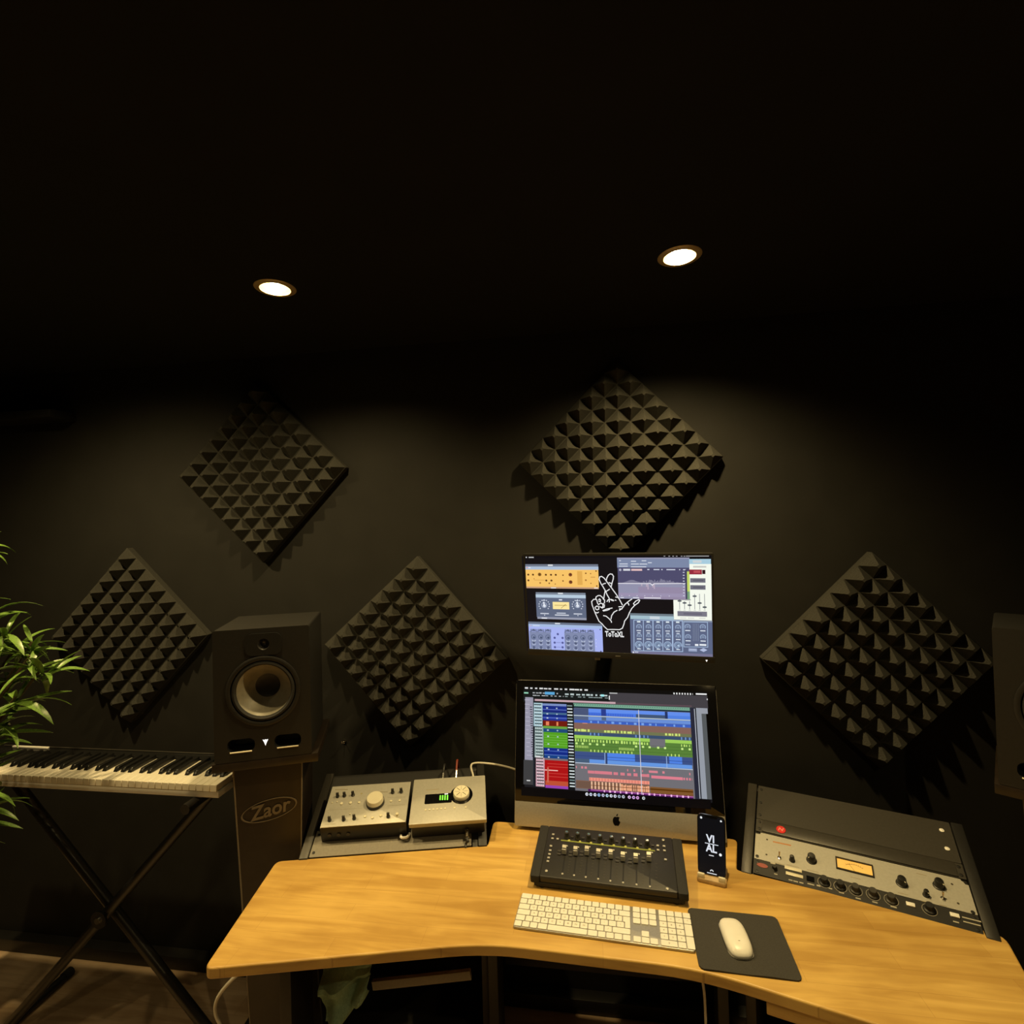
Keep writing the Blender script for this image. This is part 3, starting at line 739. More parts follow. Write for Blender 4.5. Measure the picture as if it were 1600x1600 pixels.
# amber equaliser
rc(88, 140, 630, 158, (112,120,138)); rc(90, 157, 632, 180, (172,190,214)); rc(92, 180, 633, 306, (248,196,104)); rc(98, 306, 634, 318, (196,156,124))
rc(262, 143, 298, 153, (225,228,232)); rc(284, 310, 322, 317, (240,232,225)); rc(600, 308, 628, 316, (240,225,215)); ci(107, 166, 5, (235,150,140)); rc(118, 163, 135, 171, (225,225,235))
for x, y in ((117,218),(152,218),(247,218),(285,218),(320,218),(118,260),(250,260),(288,260)): ci(x, y, 8, (82,50,22)); ci(x-1, y+2, 3, (140,95,45))
ci(201, 216, 14, (140,98,42)); ci(201, 216, 7, (95,62,26)); ci(427, 216, 14, (128,72,40)); ci(429, 270, 14, (128,72,40)); ci(428, 214, 6, (85,45,26)); ci(430, 268, 6, (85,45,26))
for x, y, r in ((540,205,6),(575,207,5),(540,255,7),(577,278,5),(615,188,6),(620,297,6),(373,220,6),(373,262,6),(160,248,4),(205,278,7),(272,280,6),(316,285,5)): ci(x, y, r, (170,116,56) if r != 6 else (130,86,40))
rc(478, 190, 515, 290, (226,172,84)); rc(575, 230, 608, 236, (205,150,75)); rc(160, 255, 240, 259, (215,160,80))
# grey compressor
rc(172, 347, 537, 364, (120,130,146)); rc(172, 363, 538, 386, (184,204,222)); rc(176, 386, 541, 530, (96,106,130)); rc(184, 528, 543, 543, (150,154,172))
rc(297, 416, 418, 469, (252,230,158)); rc(310, 438, 402, 443, (190,165,100)); c.line([g1(358,462), g1(392,432)], .0012, (120,90,40))
rc(335, 349, 372, 358, (225,230,235)); rc(342, 396, 366, 405, (225,230,240)); rc(325, 494, 392, 501, (205,212,225)); rc(312, 508, 415, 515, (220,225,235))
for x, y in ((234,440),(478,438)):
    for a in range(-40, 221, 26): ci(x+38*math.cos(R(a)), y-38*math.sin(R(a)), 4.5, (206,212,226))
    rg(x, y, 22, 5, (165,175,198)); ci(x+1, y+4, 12, (222,228,238)); c.line([g1(x-3, y-20), g1(x+1, y+4)], .005, (225,230,240))
    rc(x-28, 498, x+34, 505, (215,220,232)); rc(x-12, 402, x+8, 408, (205,212,226)); ci(x+3, 513, 4, (215,220,232))
rc(215, 531, 255, 539, (225,228,236))
# blue equaliser
rc(117, 566, 656, 582, (104,114,134)); rc(118, 582, 657, 602, (166,188,226)); rc(120, 602, 660, 782, (168,180,242)); rc(130, 776, 660, 788, (140,146,190))
ci(135, 590, 4, (225,165,185)); rc(150, 586, 200, 594, (205,215,240)); rc(312, 569, 350, 577, (225,230,238)); rc(328, 777, 382, 784, (230,232,240))
for grp in ((128, 284, (155,207,260)), (384, 602, (407,462,516,571))):
    rc(grp[0], 632, grp[1], 768, (128,138,172))
    for x in grp[2]:
        rc(x-22, 614, x+24, 638, (140,150,196)); rg(x, 634, 17, 6, (72,82,112), 20, 160); rc(x-4, 615, x+6, 630, (90,100,130)); rc(x-22, 618, x-17, 638, (90,100,130)); rc(x+18, 618, x+23, 638, (90,100,130))
        rg(x, 672, 20, 7, (98,110,142)); ci(x+3, 676, 8, (70,82,110)); rg(x+2, 690, 18, 5, (196,206,226), 200, 340)
        ci(x+2, 714, 10, (82,92,120)); rg(x+2, 716, 18, 5, (182,192,216), 200, 340); ci(x+3, 748, 11, (88,98,128)); rg(x+2, 750, 18, 4, (176,186,212), 180, 350)
for x, y in ((333,650),(310,677),(368,677),(310,712),(368,712),(312,745),(368,745)): ci(x, y, 9, (84,90,150))
rc(322, 708, 356, 714, (140,150,210)); rc(322, 742, 356, 747, (140,150,210))
for y in (685, 710, 735): ci(612, y, 3, (215,222,245))
ci(642, 612, 5, (80,86,130)); ci(646, 770, 6, (80,86,130))
# spectrum analyser
rc(768, 88, 1286, 162, (124,136,166)); rc(768, 88, 1286, 97, (150,150,175)); rc(774, 160, 1290, 388, (78,76,108)); rc(776, 278, 1262, 388, (146,146,172)); rc(920, 300, 1260, 388, (150,138,166)); rc(776, 345, 1262, 370, (156,146,176))
for i in range(60):
    x = 782+i*7.4; h = 22*math.exp(-((x-868)/45)**2)+26*math.exp(-((x-1070)/110)**2)*random.uniform(.35,1.5)+3
    rc(x, 276-h, x+7.6, 278, (126,124,148))
for x, h in ((985,38),(1020,24),(1030,34),(975,18),(940,14)): rc(x, 280, x+8, 280+h, (186,170,188))
c.line([g1(776,276), g1(985,276), g1(1005,274), g1(1020,288), g1(1032,276), g1(1290,272)], .0022, (240,238,245))
for x0, y, x1 in ((782,108,796),(785,132,845),(868,112,905),(868,132,925),(945,108,978),(930,132,985),(990,122,1018),(782,148,845),(868,152,978)): rc(x0, y, x1, y+6, (214,220,232))
rc(812, 170, 862, 184, (214,216,224)); rc(870, 170, 948, 184, (226,190,190)); ci(790, 178, 9, (180,182,200))
for x0, x1 in ((985,1000),(1030,1072),(1085,1095),(1122,1185),(1212,1220),(1240,1262)): rc(x0, 170, x1, 178, (200,205,220))
for i in range(9): rc(1238, 190+i*21, 1250, 196+i*21, (205,208,225))
rc(1256, 172, 1270, 388, (66,64,92)); rc(1268, 186, 1290, 330, (196,216,104)); rc(1268, 330, 1290, 388, (120,160,120))
for x in (800,855,910,965,1020,1080,1140): ci(x, 364, 3, (220,220,232))
rc(790, 376, 815, 382, (225,225,235)); rc(880, 376, 925, 382, (225,225,235)); rc(960, 376, 1080, 382, (235,235,242))
# white channel strip window
rc(1284, 96, 1438, 132, (168,204,222)); rc(1310, 106, 1372, 124, (205,212,215)); rc(1286, 132, 1440, 395, (246,250,238)); rc(1170, 392, 1440, 534, (246,250,238)); rc(1250, 386, 1292, 394, (160,160,160))
rc(1284, 172, 1374, 207, (150,44,62)); rc(1315, 180, 1362, 196, (190,80,88)); rc(1376, 174, 1398, 204, (52,20,28)); rc(1312, 146, 1405, 158, (200,200,195))
for y in (234, 284): rc(1290, y, 1398, y+32, (112,112,124)); rc(1310, y+11, 1384, y+20, (92,92,104))
rc(1197, 472, 1406, 508, (122,120,134)); rc(1240, 484, 1370, 496, (104,102,118))
for x, y0, yh in ((1213,392,398),(1248,400,412),(1284,400,428),(1320,346,363),(1355,346,412),(1390,346,441)):
    rc(x-2, y0, x+2, 458, (126,128,136)); c.poly(circ(*g1(x, yh), 15*SC, 14, 7*SC), (92,98,104)); rc(x-8, 462, x+8, 466, (190,192,190))
for x in (1215, 1270, 1350): rc(x, 518, x+45, 523, (205,205,205))
# multiband window
rc(858, 492, 1170, 512, (110,124,134)); rc(860, 508, 1172, 536, (164,192,204)); rc(1000, 512, 1070, 532, (205,215,222)); rc(860, 536, 1444, 782, (92,102,132)); rc(870, 768, 1444, 790, (118,116,146)); rc(1172, 535, 1444, 546, (140,150,168))
for i, x in enumerate((920,988,1058,1126,1198)):
    rg(x-1, 650, 1, 1, (92,102,132)); c.line([g1(x-35,540), g1(x+33,540), g1(x+33,760), g1(x-35,760), g1(x-35,540)], .0022, (168,190,222))
    rc(x-12, 546, x+12, 556, (224,236,240)); rg(x+2, 588, 21, 8, (142,160,190), -30, 210); ci(x+2, 590, 9, (128,144,172)); rc(x-16, 612, x+16, 618, (220,228,238))
    rc(x-10, 628, x+12, 633, (220,228,238)); rg(x+3, 652, 19, 8, (140,158,186), -30, 210); ci(x+3, 655, 8, (128,144,172)); rc(x-14, 672, x+18, 678, (220,228,238))
    rg(x, 716, 28, 6, (156,178,208), -20, 280); rg(x, 716, 19, 7, (132,154,184)); ci(x+3, 718, 8, (176,198,222)); rc(x-12, 743, x+14, 749, (216,226,236))
c.line([g1(1240,548), g1(1408,548), g1(1408,726), g1(1240,726), g1(1240,548)], .0022, (160,182,212))
for x, y in ((1268,582),(1375,582),(1270,655),(1376,655)): rg(x, y, 21, 8, (142,160,190), -40, 220); ci(x, y, 9, (128,144,172)); rc(x-18, y+24, x+18, y+31, (220,228,238))
for x in (1305, 1317, 1329, 1341): [rc(x, 560+i*9, x+5, 565+i*9, (132,142,164)) for i in range(14)]
rc(1318, 704, 1342, 718, (236,240,246)); rc(1350, 704, 1398, 716, (232,238,244)); rc(1250, 706, 1285, 713, (170,182,206))
rc(1272, 736, 1332, 758, (152,164,196)); rc(1280, 742, 1325, 746, (195,205,225)); c.poly([g1(1350,746), g1(1378,732), g1(1405,746), g1(1378,760)], (178,190,222)); ci(880, 771, 6, (225,228,236)); rc(890, 766, 915, 773, (190,194,215))
# hand drawing and lettering
def hp(pts): return [g1((x/12.31+115)*4.571, (y/12.31+30)*4.571) for x, y in pts]
HAND = [[(750,795),(700,700),(640,600),(560,490),(470,370),(400,275),(350,240),(310,250),(300,300),(335,380),(380,450),(420,520),(455,600),(490,660),(500,690)],
        [(440,320),(450,270),(480,215),(515,190),(555,195),(580,235),(575,290),(550,370),(535,440)],[(370,395),(400,380),(425,375)],[(440,530),(470,510),(500,490)],[(490,360),(520,370),(545,380)],
        [(415,525),(400,600),(385,690),(405,700),(400,760)],[(385,690),(360,650),(320,615),(280,615),(240,640),(230,680),(250,700),(265,760),(290,800)],[(235,690),(190,690),(150,735),(160,800),(185,870),(220,960),(260,1050),(290,1115),(350,1165),(390,1215),(455,1275),(560,1272),(690,1275),(745,1245),(775,1170),(790,1105),(850,1030),(885,940),(930,860),(985,800),(1060,745),(1085,700),(1070,685),(1010,715),(965,765),(985,795)],
        [(230,945),(255,955),(285,940)],[(290,700),(305,680),(325,700),(320,735),(290,725)],[(300,780),(330,760),(365,780),(375,820),(345,850),(310,830)],[(215,850),(250,820),(290,835),(290,880),(255,895),(220,870)],[(375,770),(400,800),(395,840),(350,860)],
        [(500,680),(470,700),(450,730)],[(495,685),(495,740)],[(520,685),(570,700),(580,715)],[(525,695),(560,712)],[(610,700),(625,705)],[(620,640),(665,650)],[(680,830),(740,825)],[(690,870),(740,870)],[(685,900),(740,865),(800,780),(870,720),(935,675)],[(835,750),(865,760),(875,795)],
        [(370,905),(450,875),(550,855)],[(380,915),(450,900),(500,880)],[(380,1005),(430,1015),(480,1055),(530,1110),(535,1135)],[(645,900),(585,935),(540,1000),(525,1070)]]
for st in HAND: c.line(hp(st), .0029, (240,240,240))
x, y = g1(745, 645); c.text('ToToXL', x, y, .0250, (238,238,238), sx=.68, fat=.035)
rc(705, 777, 833, 788, (238,238,240))
c.build('screen_picture', 'screen', t, label='plugin windows around a white line drawing of a crossed-finger hand')
c = Canvas(.0041, 2e-6)
a = g1(770, 815); c.rect(a[0]-.008, .008, a[0]+.008, .011, (120,120,115)); c.build('bezel_mark', 'print', t)
a = g1(1398, 822); MB().prism([(a[0]-.003,.010),(a[0]+.003,.010),(a[0],.004)], .004, .0045).build('power_light', 'led', t)

# ------------------------------------------------------------------ things on the desk
# fader controller
F = display_frame((-.187,-.499,.775), (.217,-.528,.775), (-.175,-.319,.805))
t = frame_thing('fader_controller', 'flat black eight-fader control surface tilted in front of the computer', 'control surface', *F[:4])
W, H = F[4], F[5]
# slight skew of the outline is perspective only: a true rectangle
q = hom([(850,1292.4),(1069.4,1311.5),(1072.7,1388),(822.4,1371)], [(0,H),(W,H),(W,0),(0,0)])
def mq(x, y): return q(820+x/6.154, 1290+y/6.154)
MB().rrect(.026, W-.026, 0, H, -.018, 0, .004).build('body', 'blkmat', t, bevel=.002)
for x0 in (0, W-.026): MB().rrect(x0, x0+.026, -.001, H+.001, -.022, -.001, .005).build('side_cheek', 'rubber', t, bevel=.002)
MB().box(.01, W-.01, -.001, .006, -.030, -.018).build('front_lip', 'rubber', t, bevel=.001)
inv = t.matrix_world.inverted()
for sx, vy in ((.03,.012),(W-.03,.012),(.03,H-.02),(W-.03,H-.02)):
    p = t.matrix_world @ V((sx, vy, -.018)); MB().tube([inv @ p, inv @ V((p.x, p.y, DZ))], .009, 10).build('foot', 'rubber', t)
fx = [(405,235,368,478),(520,245,487,488),(635,240,605,500),(748,262,728,512),(868,265,846,524),(983,285,967,534),(1103,295,1092,546),(1225,280,1215,558)]
c = Canvas(.0001, 2e-5)
a = mq(390,160); b = mq(1285,240); c.line([(mq(392,160)), mq(1285,240)], .0046, (122,132,52))
for x, y in [(470+110.5*i, 160+9.6*i) for i in range(8)]: c.circ(*mq(x, y), .0036, (168,170,96))
for x0, y0, x1, y1 in fx: c.line([mq(x0+8, y0+60), mq(x1, y1-8)], .0038, (4,4,4)); c.line([mq(x0+14, y0-15), mq(x0+8, y0+60)], .0038, (4,4,4))
for x0, y0, x1, y1 in fx:
    for k in range(7): 
        f_ = k/6; xx = x0+60-(x0-x1+10)*f_; yy = y0+75+(y1-y0-90)*f_; c.line([mq(xx, yy), mq(xx+16, yy+1.5)], .0007, (84,80,66))
c.build('panel_print', 'print', t)['kind'] = 'stuff'
cap = MB().add([(-.0062,-.011,0),(.0062,-.011,0),(.0062,.011,0),(-.0062,.011,0),(-.0055,-.009,.012),(.0055,-.009,.012),(.0055,-.0015,.0085),(-.0055,-.0015,.0085),(.0055,.0015,.0085),(-.0055,.0015,.0085),(.0055,.009,.012),(-.0055,.009,.012)],
               [(0,3,2,1),(0,1,5,4),(4,5,6,7),(7,6,8,9),(9,8,10,11),(2,3,11,10),(1,2,10,8,6,5),(3,0,4,7,9,11)]).mesh('fader_cap', smooth=False); cap.materials.append(M['silver'])
for x0, y0, x1, y1 in fx:
    k = link('fader_cap', cap, None, t, (*mq(x0+4, y0+38), .004))
    MB().box(-.006, .006, -.0012, .0012, .0087, .0092).build('centre_line', 'blk', k)
    MB().box(-.0015, .0015, -.004, .004, -.004, .0).build('stem', 'blk', k)
    MB().lathe([(.0028,0),(.0028,.0015),(.0001,.002)], n=10).build('slot_screw', 'silver', t, loc=(*mq(x1, y1), 0))
    MB().lathe([(.0026,0),(.0026,.0015),(.0001,.002)], n=10).build('slot_screw', 'silver', t, loc=(*mq(x0+38, y0-20), 0))
    for dy in (30, 58): MB().rrect(-.0048, .0048, -.0036, .0036, 0, .0022, .0012, 2).build('button', 'dgrey', t, loc=(*mq(x0-40+dy*-.22, y0+dy), 0))
for i in range(8):
    x, y = mq(452+110.5*i, 132+9.6*i)
    k = MB().lathe([(.0085,0),(.0085,.003),(.0068,.005),(.0062,.017),(.0052,.018),(.0001,.018)], n=18).build('rotary_knob', 'dgrey', t, loc=(x, y, 0))
    MB().lathe([(.0036,0),(.0036,.0008),(.0001,.001)], n=10).build('knob_cap', 'chrome', k, loc=(0,0,.018))
    MB().rrect(-.004, .004, -.003, .003, 0, .0025, .001, 2).build('button', 'dgrey', t, loc=(x+.015, y+.002, 0))
for x, y in ((310,110),(298,148),(352,152),(274,220),(262,262),(250,298),(237,332),(225,366),(1320,198),(1320,236),(1376,202),(1376,240),(1378,318)):
    MB().rrect(-.0034, .0034, -.0028, .0028, 0, .0022, .001, 2).build('button', 'silver', t, loc=(*mq(x, y), 0))
for x, y in ((200,458),(1370,570),(1374,148)): MB().lathe([(.0038,0),(.0038,.002),(.0001,.003)], n=12).build('button', 'silver', t, loc=(*mq(x, y), 0))

# computer keyboard
KP = .01903
t = thing('computer_keyboard', 'slim white computer keyboard with number pad lying on the wood', 'keyboard', (.0, -.5985, DZ+.0005), R(-3.6))
W, H = .4187, .1149
MB().rrect(-W/2, W/2, -H/2, H/2, 0, .0055, .006).build('base_plate', 'alu', t, bevel=.0012)
KX0, KY0 = -W/2+.0008+.0004, -H/2+.0012
RHT = (H-.0024)/6
_km = {}
def key(u, row_, w, h=1):
    kk = (round(w,3), h)
    if kk not in _km:
        g = .0011; a = w*KP/2-g; b = h*RHT/2-g
        _km[kk] = MB().rrect(-a, a, -b, b, 0, .0022, .0018, 2).mesh('key', bevel=.0004, seg=1); _km[kk].materials.append(M['white'])
    link('key', _km[kk], None, t, (KX0+(u+w/2)*KP, KY0+(row_+h/2)*RHT, .0055))
letters = []
def krow(row_, u, ws, chars=None):
    for i, w in enumerate(ws):
        key(u, row_, w)
        if chars and i < len(chars) and chars[i] != ' ': letters.append((chars[i], u+w/2, row_))
        u += w
krow(5, 0, [1.5]+[1]*13); krow(4, 0, [1]*13+[1.5], '`1234567890-='); krow(3, 0, [1.5]+[1]*12, ' QWERTYUIOP[]'); krow(2, 0, [1.75]+[1]*12, " ASDFGHJKL;'\\")
krow(1, 0, [1.25]+[1]*11+[2.25], ' `ZXCVBNM,./'); krow(0, 0, [1,1,1,1.25,5,1.25,1,1,1,1])
# tall return key
g = .0011
pts = [(13.5*KP+g, 4*RHT-g), (13.5*KP+g, 3*RHT+g), (13.75*KP+g, 3*RHT+g), (13.75*KP+g, 2*RHT+g), (14.5*KP-g, 2*RHT+g), (14.5*KP-g, 4*RHT-g)]
MB().prism([(KX0+a, KY0+b) for a, b in pts], .0055, .0077).build('return_key', 'white', t, bevel=.0004, seg=1)
u = 14.75
for r_ in (5, 4, 3): krow(r_, u, [1,1,1])
krow(1, u+1, [1]); krow(0, u, [1,1,1])
u = 18.0
krow(5, u, [1]*4); krow(4, u, [1]*4, ' =/*'); krow(3, u, [1]*3, '789'); krow(2, u, [1]*3, '456'); krow(1, u, [1]*3, '123'); krow(0, u, [2,1], ' .'); key(u+3, 2, 1, 2); key(u+3, 0, 1, 2); letters.append(('0', u+1, 0))
c = Canvas(.0078, 1e-7)
for ch, uu, rr in letters: c.text(ch, KX0+uu*KP, KY0+(rr+.5)*RHT, .0072, (120,115,100))
c.build('key_legends', 'print', t)['kind'] = 'stuff'

# mouse mat and mouse
t = thing('mouse_mat', 'dark grey cloth mouse mat hanging slightly over the desk front', 'mouse mat', (.3115, -.6245, DZ+.0004), R(-2.0))
mb = MB(); nx, ny = 22, 18; Wm, Hm = .207, .180
vs = []; 
for j in range(ny+1):
    for i in range(nx+1):
        x, y = (i/nx-.5)*Wm, (j/ny-.5)*Hm
        cx_, cy_ = max(abs(x)-(Wm/2-.012), 0), max(abs(y)-(Hm/2-.012), 0)
        if cx_ > 0 and cy_ > 0:
            d = math.hypot(cx_, cy_)
            if d > .012: x -= math.copysign(cx_*(1-.012/d), x); y -= math.copysign(cy_*(1-.012/d), y)
        vs.append((x, y, .0032+.0006*math.sin(i*.5+j*.3)*(1-j/ny)))
top = [(j*(nx+1)+i, j*(nx+1)+i+1, (j+1)*(nx+1)+i+1, (j+1)*(nx+1)+i) for j in range(ny) for i in range(nx)]
n_ = len(vs); bot = [(x, y, 0) for x, y, z in vs]
per = list(range(nx+1))+[(j+1)*(nx+1)-1 for j in range(1, ny+1)]+[ny*(nx+1)+i for i in range(nx-1, -1, -1)]+[j*(nx+1) for j in range(ny-1, 0, -1)]
mb.add(vs+bot, top+[tuple(i+n_ for i in reversed(f_)) for f_ in top]+[(per[k], per[(k+1) % len(per)], per[(k+1) % len(per)]+n_, per[k]+n_) for k in range(len(per))])
mb.build('mat_sheet', 'pad', t)
t = thing('computer_mouse', 'smooth white wireless mouse on the dark mat', 'mouse', (.302, -.6235, DZ+.0040), R(2))
def mouse_mesh():
    mb = MB(); n = 28; rings = []
    for s_, z in ((.90,0),(.985,.003),(1,.006),(.985,.009),(.93,.0135),(.80,.0178),(.6,.0205),(.35,.0218),(.1,.0222)):
        r_ = []
        for k in range(n):
            a = 2*math.pi*k/n; ca, sa = math.cos(a), math.sin(a)
            ex_ = .62
            x = .0285*math.copysign(abs(ca)**ex_, ca)*s_; y = .0567*math.copysign(abs(sa)**ex_, sa)*s_
            r_.append((x, y, z-max(0, y-.0)*.08*(z/.022)))
        rings.append(r_)
    fs = []
    for j in range(len(rings)-1):
        for k in range(n): fs.append((j*n+k, j*n+(k+1)%n, (j+1)*n+(k+1)%n, (j+1)*n+k))
    fs.append(tuple(range(n-1,-1,-1))); fs.append(tuple((len(rings)-1)*n+k for k in range(n)))
    return mb.add(sum(rings, []), fs)
MB_ = mouse_mesh(); MB_.build('shell', 'white', t)
MB().rrect(-.027, .027, -.055, .055, -.0002, .0022, .018, 5).build('base', 'alu', t)
c = Canvas(.0)
ap_ = apple(0, -.026, .0042); mesh_z = .0217
MB().prism(ap_, mesh_z-.004, mesh_z-.0006).build('apple_logo', 'grey', t, label='small grey apple-shaped logo')

# phone on a dock
PA = V((.2985, -.4085, DZ))
t = thing('phone_dock', 'small pale wooden phone dock beside the control surface', 'phone stand', PA, R(-16))
MB().rrect(-.037, .037, -.030, .040, .0005, .012, .006).build('base', 'oak', t, bevel=.002)
for sx in (-.026, .026): MB().box(sx-.009, sx+.009, -.029, -.022, .010, .024).build('front_lug', 'cream', t, bevel=.002)
mb = MB().box(-.026, .026, .022, .030, .010, .115); o = mb.build('back_rest', 'oak', t, bevel=.003); 
o.rotation_euler = (R(-6),0,0)
tl = R(-13); c_, s_ = math.cos(R(-16)), math.sin(R(-16))
ex = V((c_, s_, 0)); back = V((-s_, c_, 0)); ey = (V((0,0,1))*math.cos(tl)-back*math.sin(tl)).normalized(); ez = ex.cross(ey)
t = frame_thing('mobile_phone', 'black mobile phone showing white letters, standing in the wooden dock', 'phone', PA+back*(-.012)+V((0,0,.0135)), ex, ey, ez)
MB().rrect(-.0355, .0355, 0, .1467, -.0078, 0, .011, 6).build('body', 'gloss', t, bevel=.0015)
MB().rrect(-.0360, .0360, -.0004, .1471, -.0066, -.0012, .0113, 6).build('side_band', 'chrome', t)
c = Canvas(.00005, 2e-6)
c.poly(rrect_poly(-.0335, .0335, .002, .1447, .009, 5), (10,11,16)); c.poly(rrect_poly(-.016, .016, .1395, .146, .002, 3), (2,2,2))
c.text('VI', -.002, .088, .026, (222,226,236), sx=.95, fat=.03); c.text('AL', .0, .065, .026, (222,226,236), sx=.9, fat=.03); c.line([(-.016,.0765), (.017,.0765)], .0018, (222,226,236))
c.poly(rrect_poly(-.007, .006, .0475, .0497, .001, 2), (220,222,228)); c.circ(.0225, .055, .0036, (235,238,240)); c.poly(rrect_poly(-.0125, .0125, .0045, .0065, .001, 2), (230,232,236)); c.ring(0, .0105, .0045, .0022, (225,228,232), 0, 180)
c.circ(-.0255, .1375, .003, (225,228,232)); c.circ(.0255, .1375, .0025, (225,228,232))
c.build('screen_picture', 'screen', t, label='dark lock screen with large white letters')

# ------------------------------------------------------------------ loudspeakers and stands
def speaker(label, corner, ang):
    # corner: bottom front-left corner; local x along the front, -y out of the front
    W, H, D = .270, .390, .255
    t = thing('studio_speaker', label, 'loudspeaker', corner, ang, 'studio speakers on tall stands')
    wc = (W*.51, .203); tc_ = (W*.52, .342)
    ports = [(W*.27, .048), (W*.75, .048)]
    def slot(cx, cz): return rrect_poly(cx-.038, cx+.038, cz-.020, cz+.018, .016, 5)
    bm = plate_holes(rrect_poly(0, W, 0, H, .006, 3), [circ(*wc, .099, 40), slot(*ports[0]), slot(*ports[1]), circ(*tc_, .017, 20)], 'b')
    mb = MB()
    bm.verts.ensure_lookup_table()
    for i, v in enumerate(bm.verts): v.index = i
    vs = [(v.co.x, 0, v.co.y) for v in bm.verts]; fs = [tuple(v.index for v in f_.verts) for f_ in bm.faces]; bm.free()
    mb.add(vs, fs)
    o_ = rrect_poly(0, W, 0, H, .006, 3); n = len(o_)
    mb.add([(x, 0, z) for x, z in o_]+[(x, D, z) for x, z in o_], [(k, (k+1) % n, n+(k+1) % n, n+k) for k in range(n)]+[tuple(range(n, 2*n))])
    mb.build('cabinet', 'blkmat', t)
    # woofer
    w = MB().lathe([(.099,.0),(.104,.0),(.104,-.004),(.098,-.006),(.092,-.004),(.091,.004),(.099,.004)], c=(wc[0],0,wc[1]), n=48, axis='y', close=False).build('woofer_ring', 'blkmat', t)
    MB().lathe([(.0905,.002),(.087,-.004),(.082,-.005),(.077,.000),(.0765,.004)], c=(wc[0],0,wc[1]), n=48, axis='y', close=False).build('surround', 'rubber', t)
    cn = MB().lathe([(.0765,.004),(.064,.022),(.052,.038),(.043,.049),(.036,.055)], c=(wc[0],0,wc[1]), n=48, axis='y', close=False).build('woofer_cone', 'cone', t)
    MB().lathe([(.037,.055),(.030,.058),(.018,.060),(.0001,.061)], c=(wc[0],0,wc[1]), n=32, axis='y', close=False).build('dust_cap', 'blk', cn)
    # tweeter
    pl = []
    bm = plate_holes(rrect_poly(tc_[0]-.052, tc_[0]+.052, tc_[1]-.033, tc_[1]+.033, .022, 6), [circ(*tc_, .017, 20)], 'p')
    for i, v in enumerate(bm.verts): v.index = i
    MB().add([(v.co.x, -.003, v.co.y) for v in bm.verts], [tuple(v.index for v in f_.verts) for f_ in bm.faces]).build('tweeter_plate', 'blk', t); bm.free()
    MB().add(*ring_wall(rrect_poly(tc_[0]-.052, tc_[0]+.052, tc_[1]-.033, tc_[1]+.033, .022, 6), -.003, .001)).build('plate_rim', 'blk', t)
    MB().lathe([(.017,-.003),(.013,.004),(.0115,.003),(.009,.009),(.005,.012),(.0001,.013)], c=(tc_[0],0,tc_[1]), n=24, axis='y', close=False).build('tweeter_dome', M['dome'], t)
    for px, pz in ports:
        sl_ = slot(px, pz); n = len(sl_)
        mb = MB().add([(x, 0, z) for x, z in sl_]+[(px+(x-px)*.86, .05, pz+(z-pz)*.8) for x, z in sl_], [(k, (k+1) % n, n+(k+1) % n, n+k) for k in range(n)]+[tuple(range(n, 2*n))])
        mb.build('bass_port', 'blk', t)
        MB().tube([(px-.030,-.001,pz-.0200),(px+.030,-.001,pz-.0200)], .0022, 8).build('port_lip_shine', 'cream', t)  # pale colour stands in for lamplight catching the port's lower lip
    lx, lz = W*.52, .050
    MB().add([(lx-.008,-.0012,lz+.008),(lx-.003,-.0012,lz+.0065),(lx,-.0012,lz+.008),(lx+.003,-.0012,lz+.0065),(lx+.008,-.0012,lz+.008),(lx+.003,-.0012,lz-.002),(lx,-.0012,lz-.011),(lx-.003,-.0012,lz-.002)], [(0,1,2,3,4,5,6,7)]).build('front_emblem', 'led', t, label='small lit white triangular emblem')
    return t
def ring_wall(lp, y0, y1):
    n = len(lp)
    return [(x, y0, z) for x, z in lp]+[(x, y1, z) for x, z in lp], [(k, (k+1) % n, n+(k+1) % n, n+k) for k in range(n)]
def speaker_stand(label, corner, ang, H):
    # corner: below the speaker's bottom front-left corner
    t = thing('speaker_stand', label, 'speaker stand', (corner[0], corner[1], 0), ang, 'brown column speaker stands')
    MB().box(-.008, .288, .0, .29, H-.026, H).build('top_plate', 'brown', t, bevel=.002)
    x0t, x1t, x0b, x1b = .044, .238, .088, .210
    y0, y1 = .02, .24
    zt = H-.026; zb = .03
    def P(f_): z = zb+(zt-zb)*f_; return x0b+(x0t-x0b)*f_, x1b+(x1t-x1b)*f_, z
    a0, b0, c0 = P(0); a1, b1, c1 = P(1)
    MB().add([(a0,y0,c0),(b0,y0,c0),(b0,y1,c0),(a0,y1,c0),(a1,y0,c1),(b1,y0,c1),(b1,y1,c1),(a1,y1,c1)],
             [(0,3,2,1),(4,5,6,7),(0,1,5,4),(1,2,6,5),(2,3,7,6),(3,0,4,7)]).build('column', 'brown', t, bevel=.001, smooth=False)
    for (p0, p1) in (((a0,c0),(a1,c1)),((b0,c0),(b1,c1))):
        MB().tube([(p0[0], y0, p0[1]), (p1[0], y0, p1[1])], .0022, 6).build('edge_trim', 'edge', t)
    MB().box(.05, .235, -.01, .27, 0, .03).build('base_plate', 'brown', t, bevel=.003)
    return t, y0
SA = R(21.0)
SL = (-1.112, -.500, 1.030)
speaker('black studio speaker on the left stand, between two foam diamonds', SL, SA)
t, y0 = speaker_stand('dark brown column speaker stand with an oval name badge, behind the desk left end', SL, SA, 1.0295)
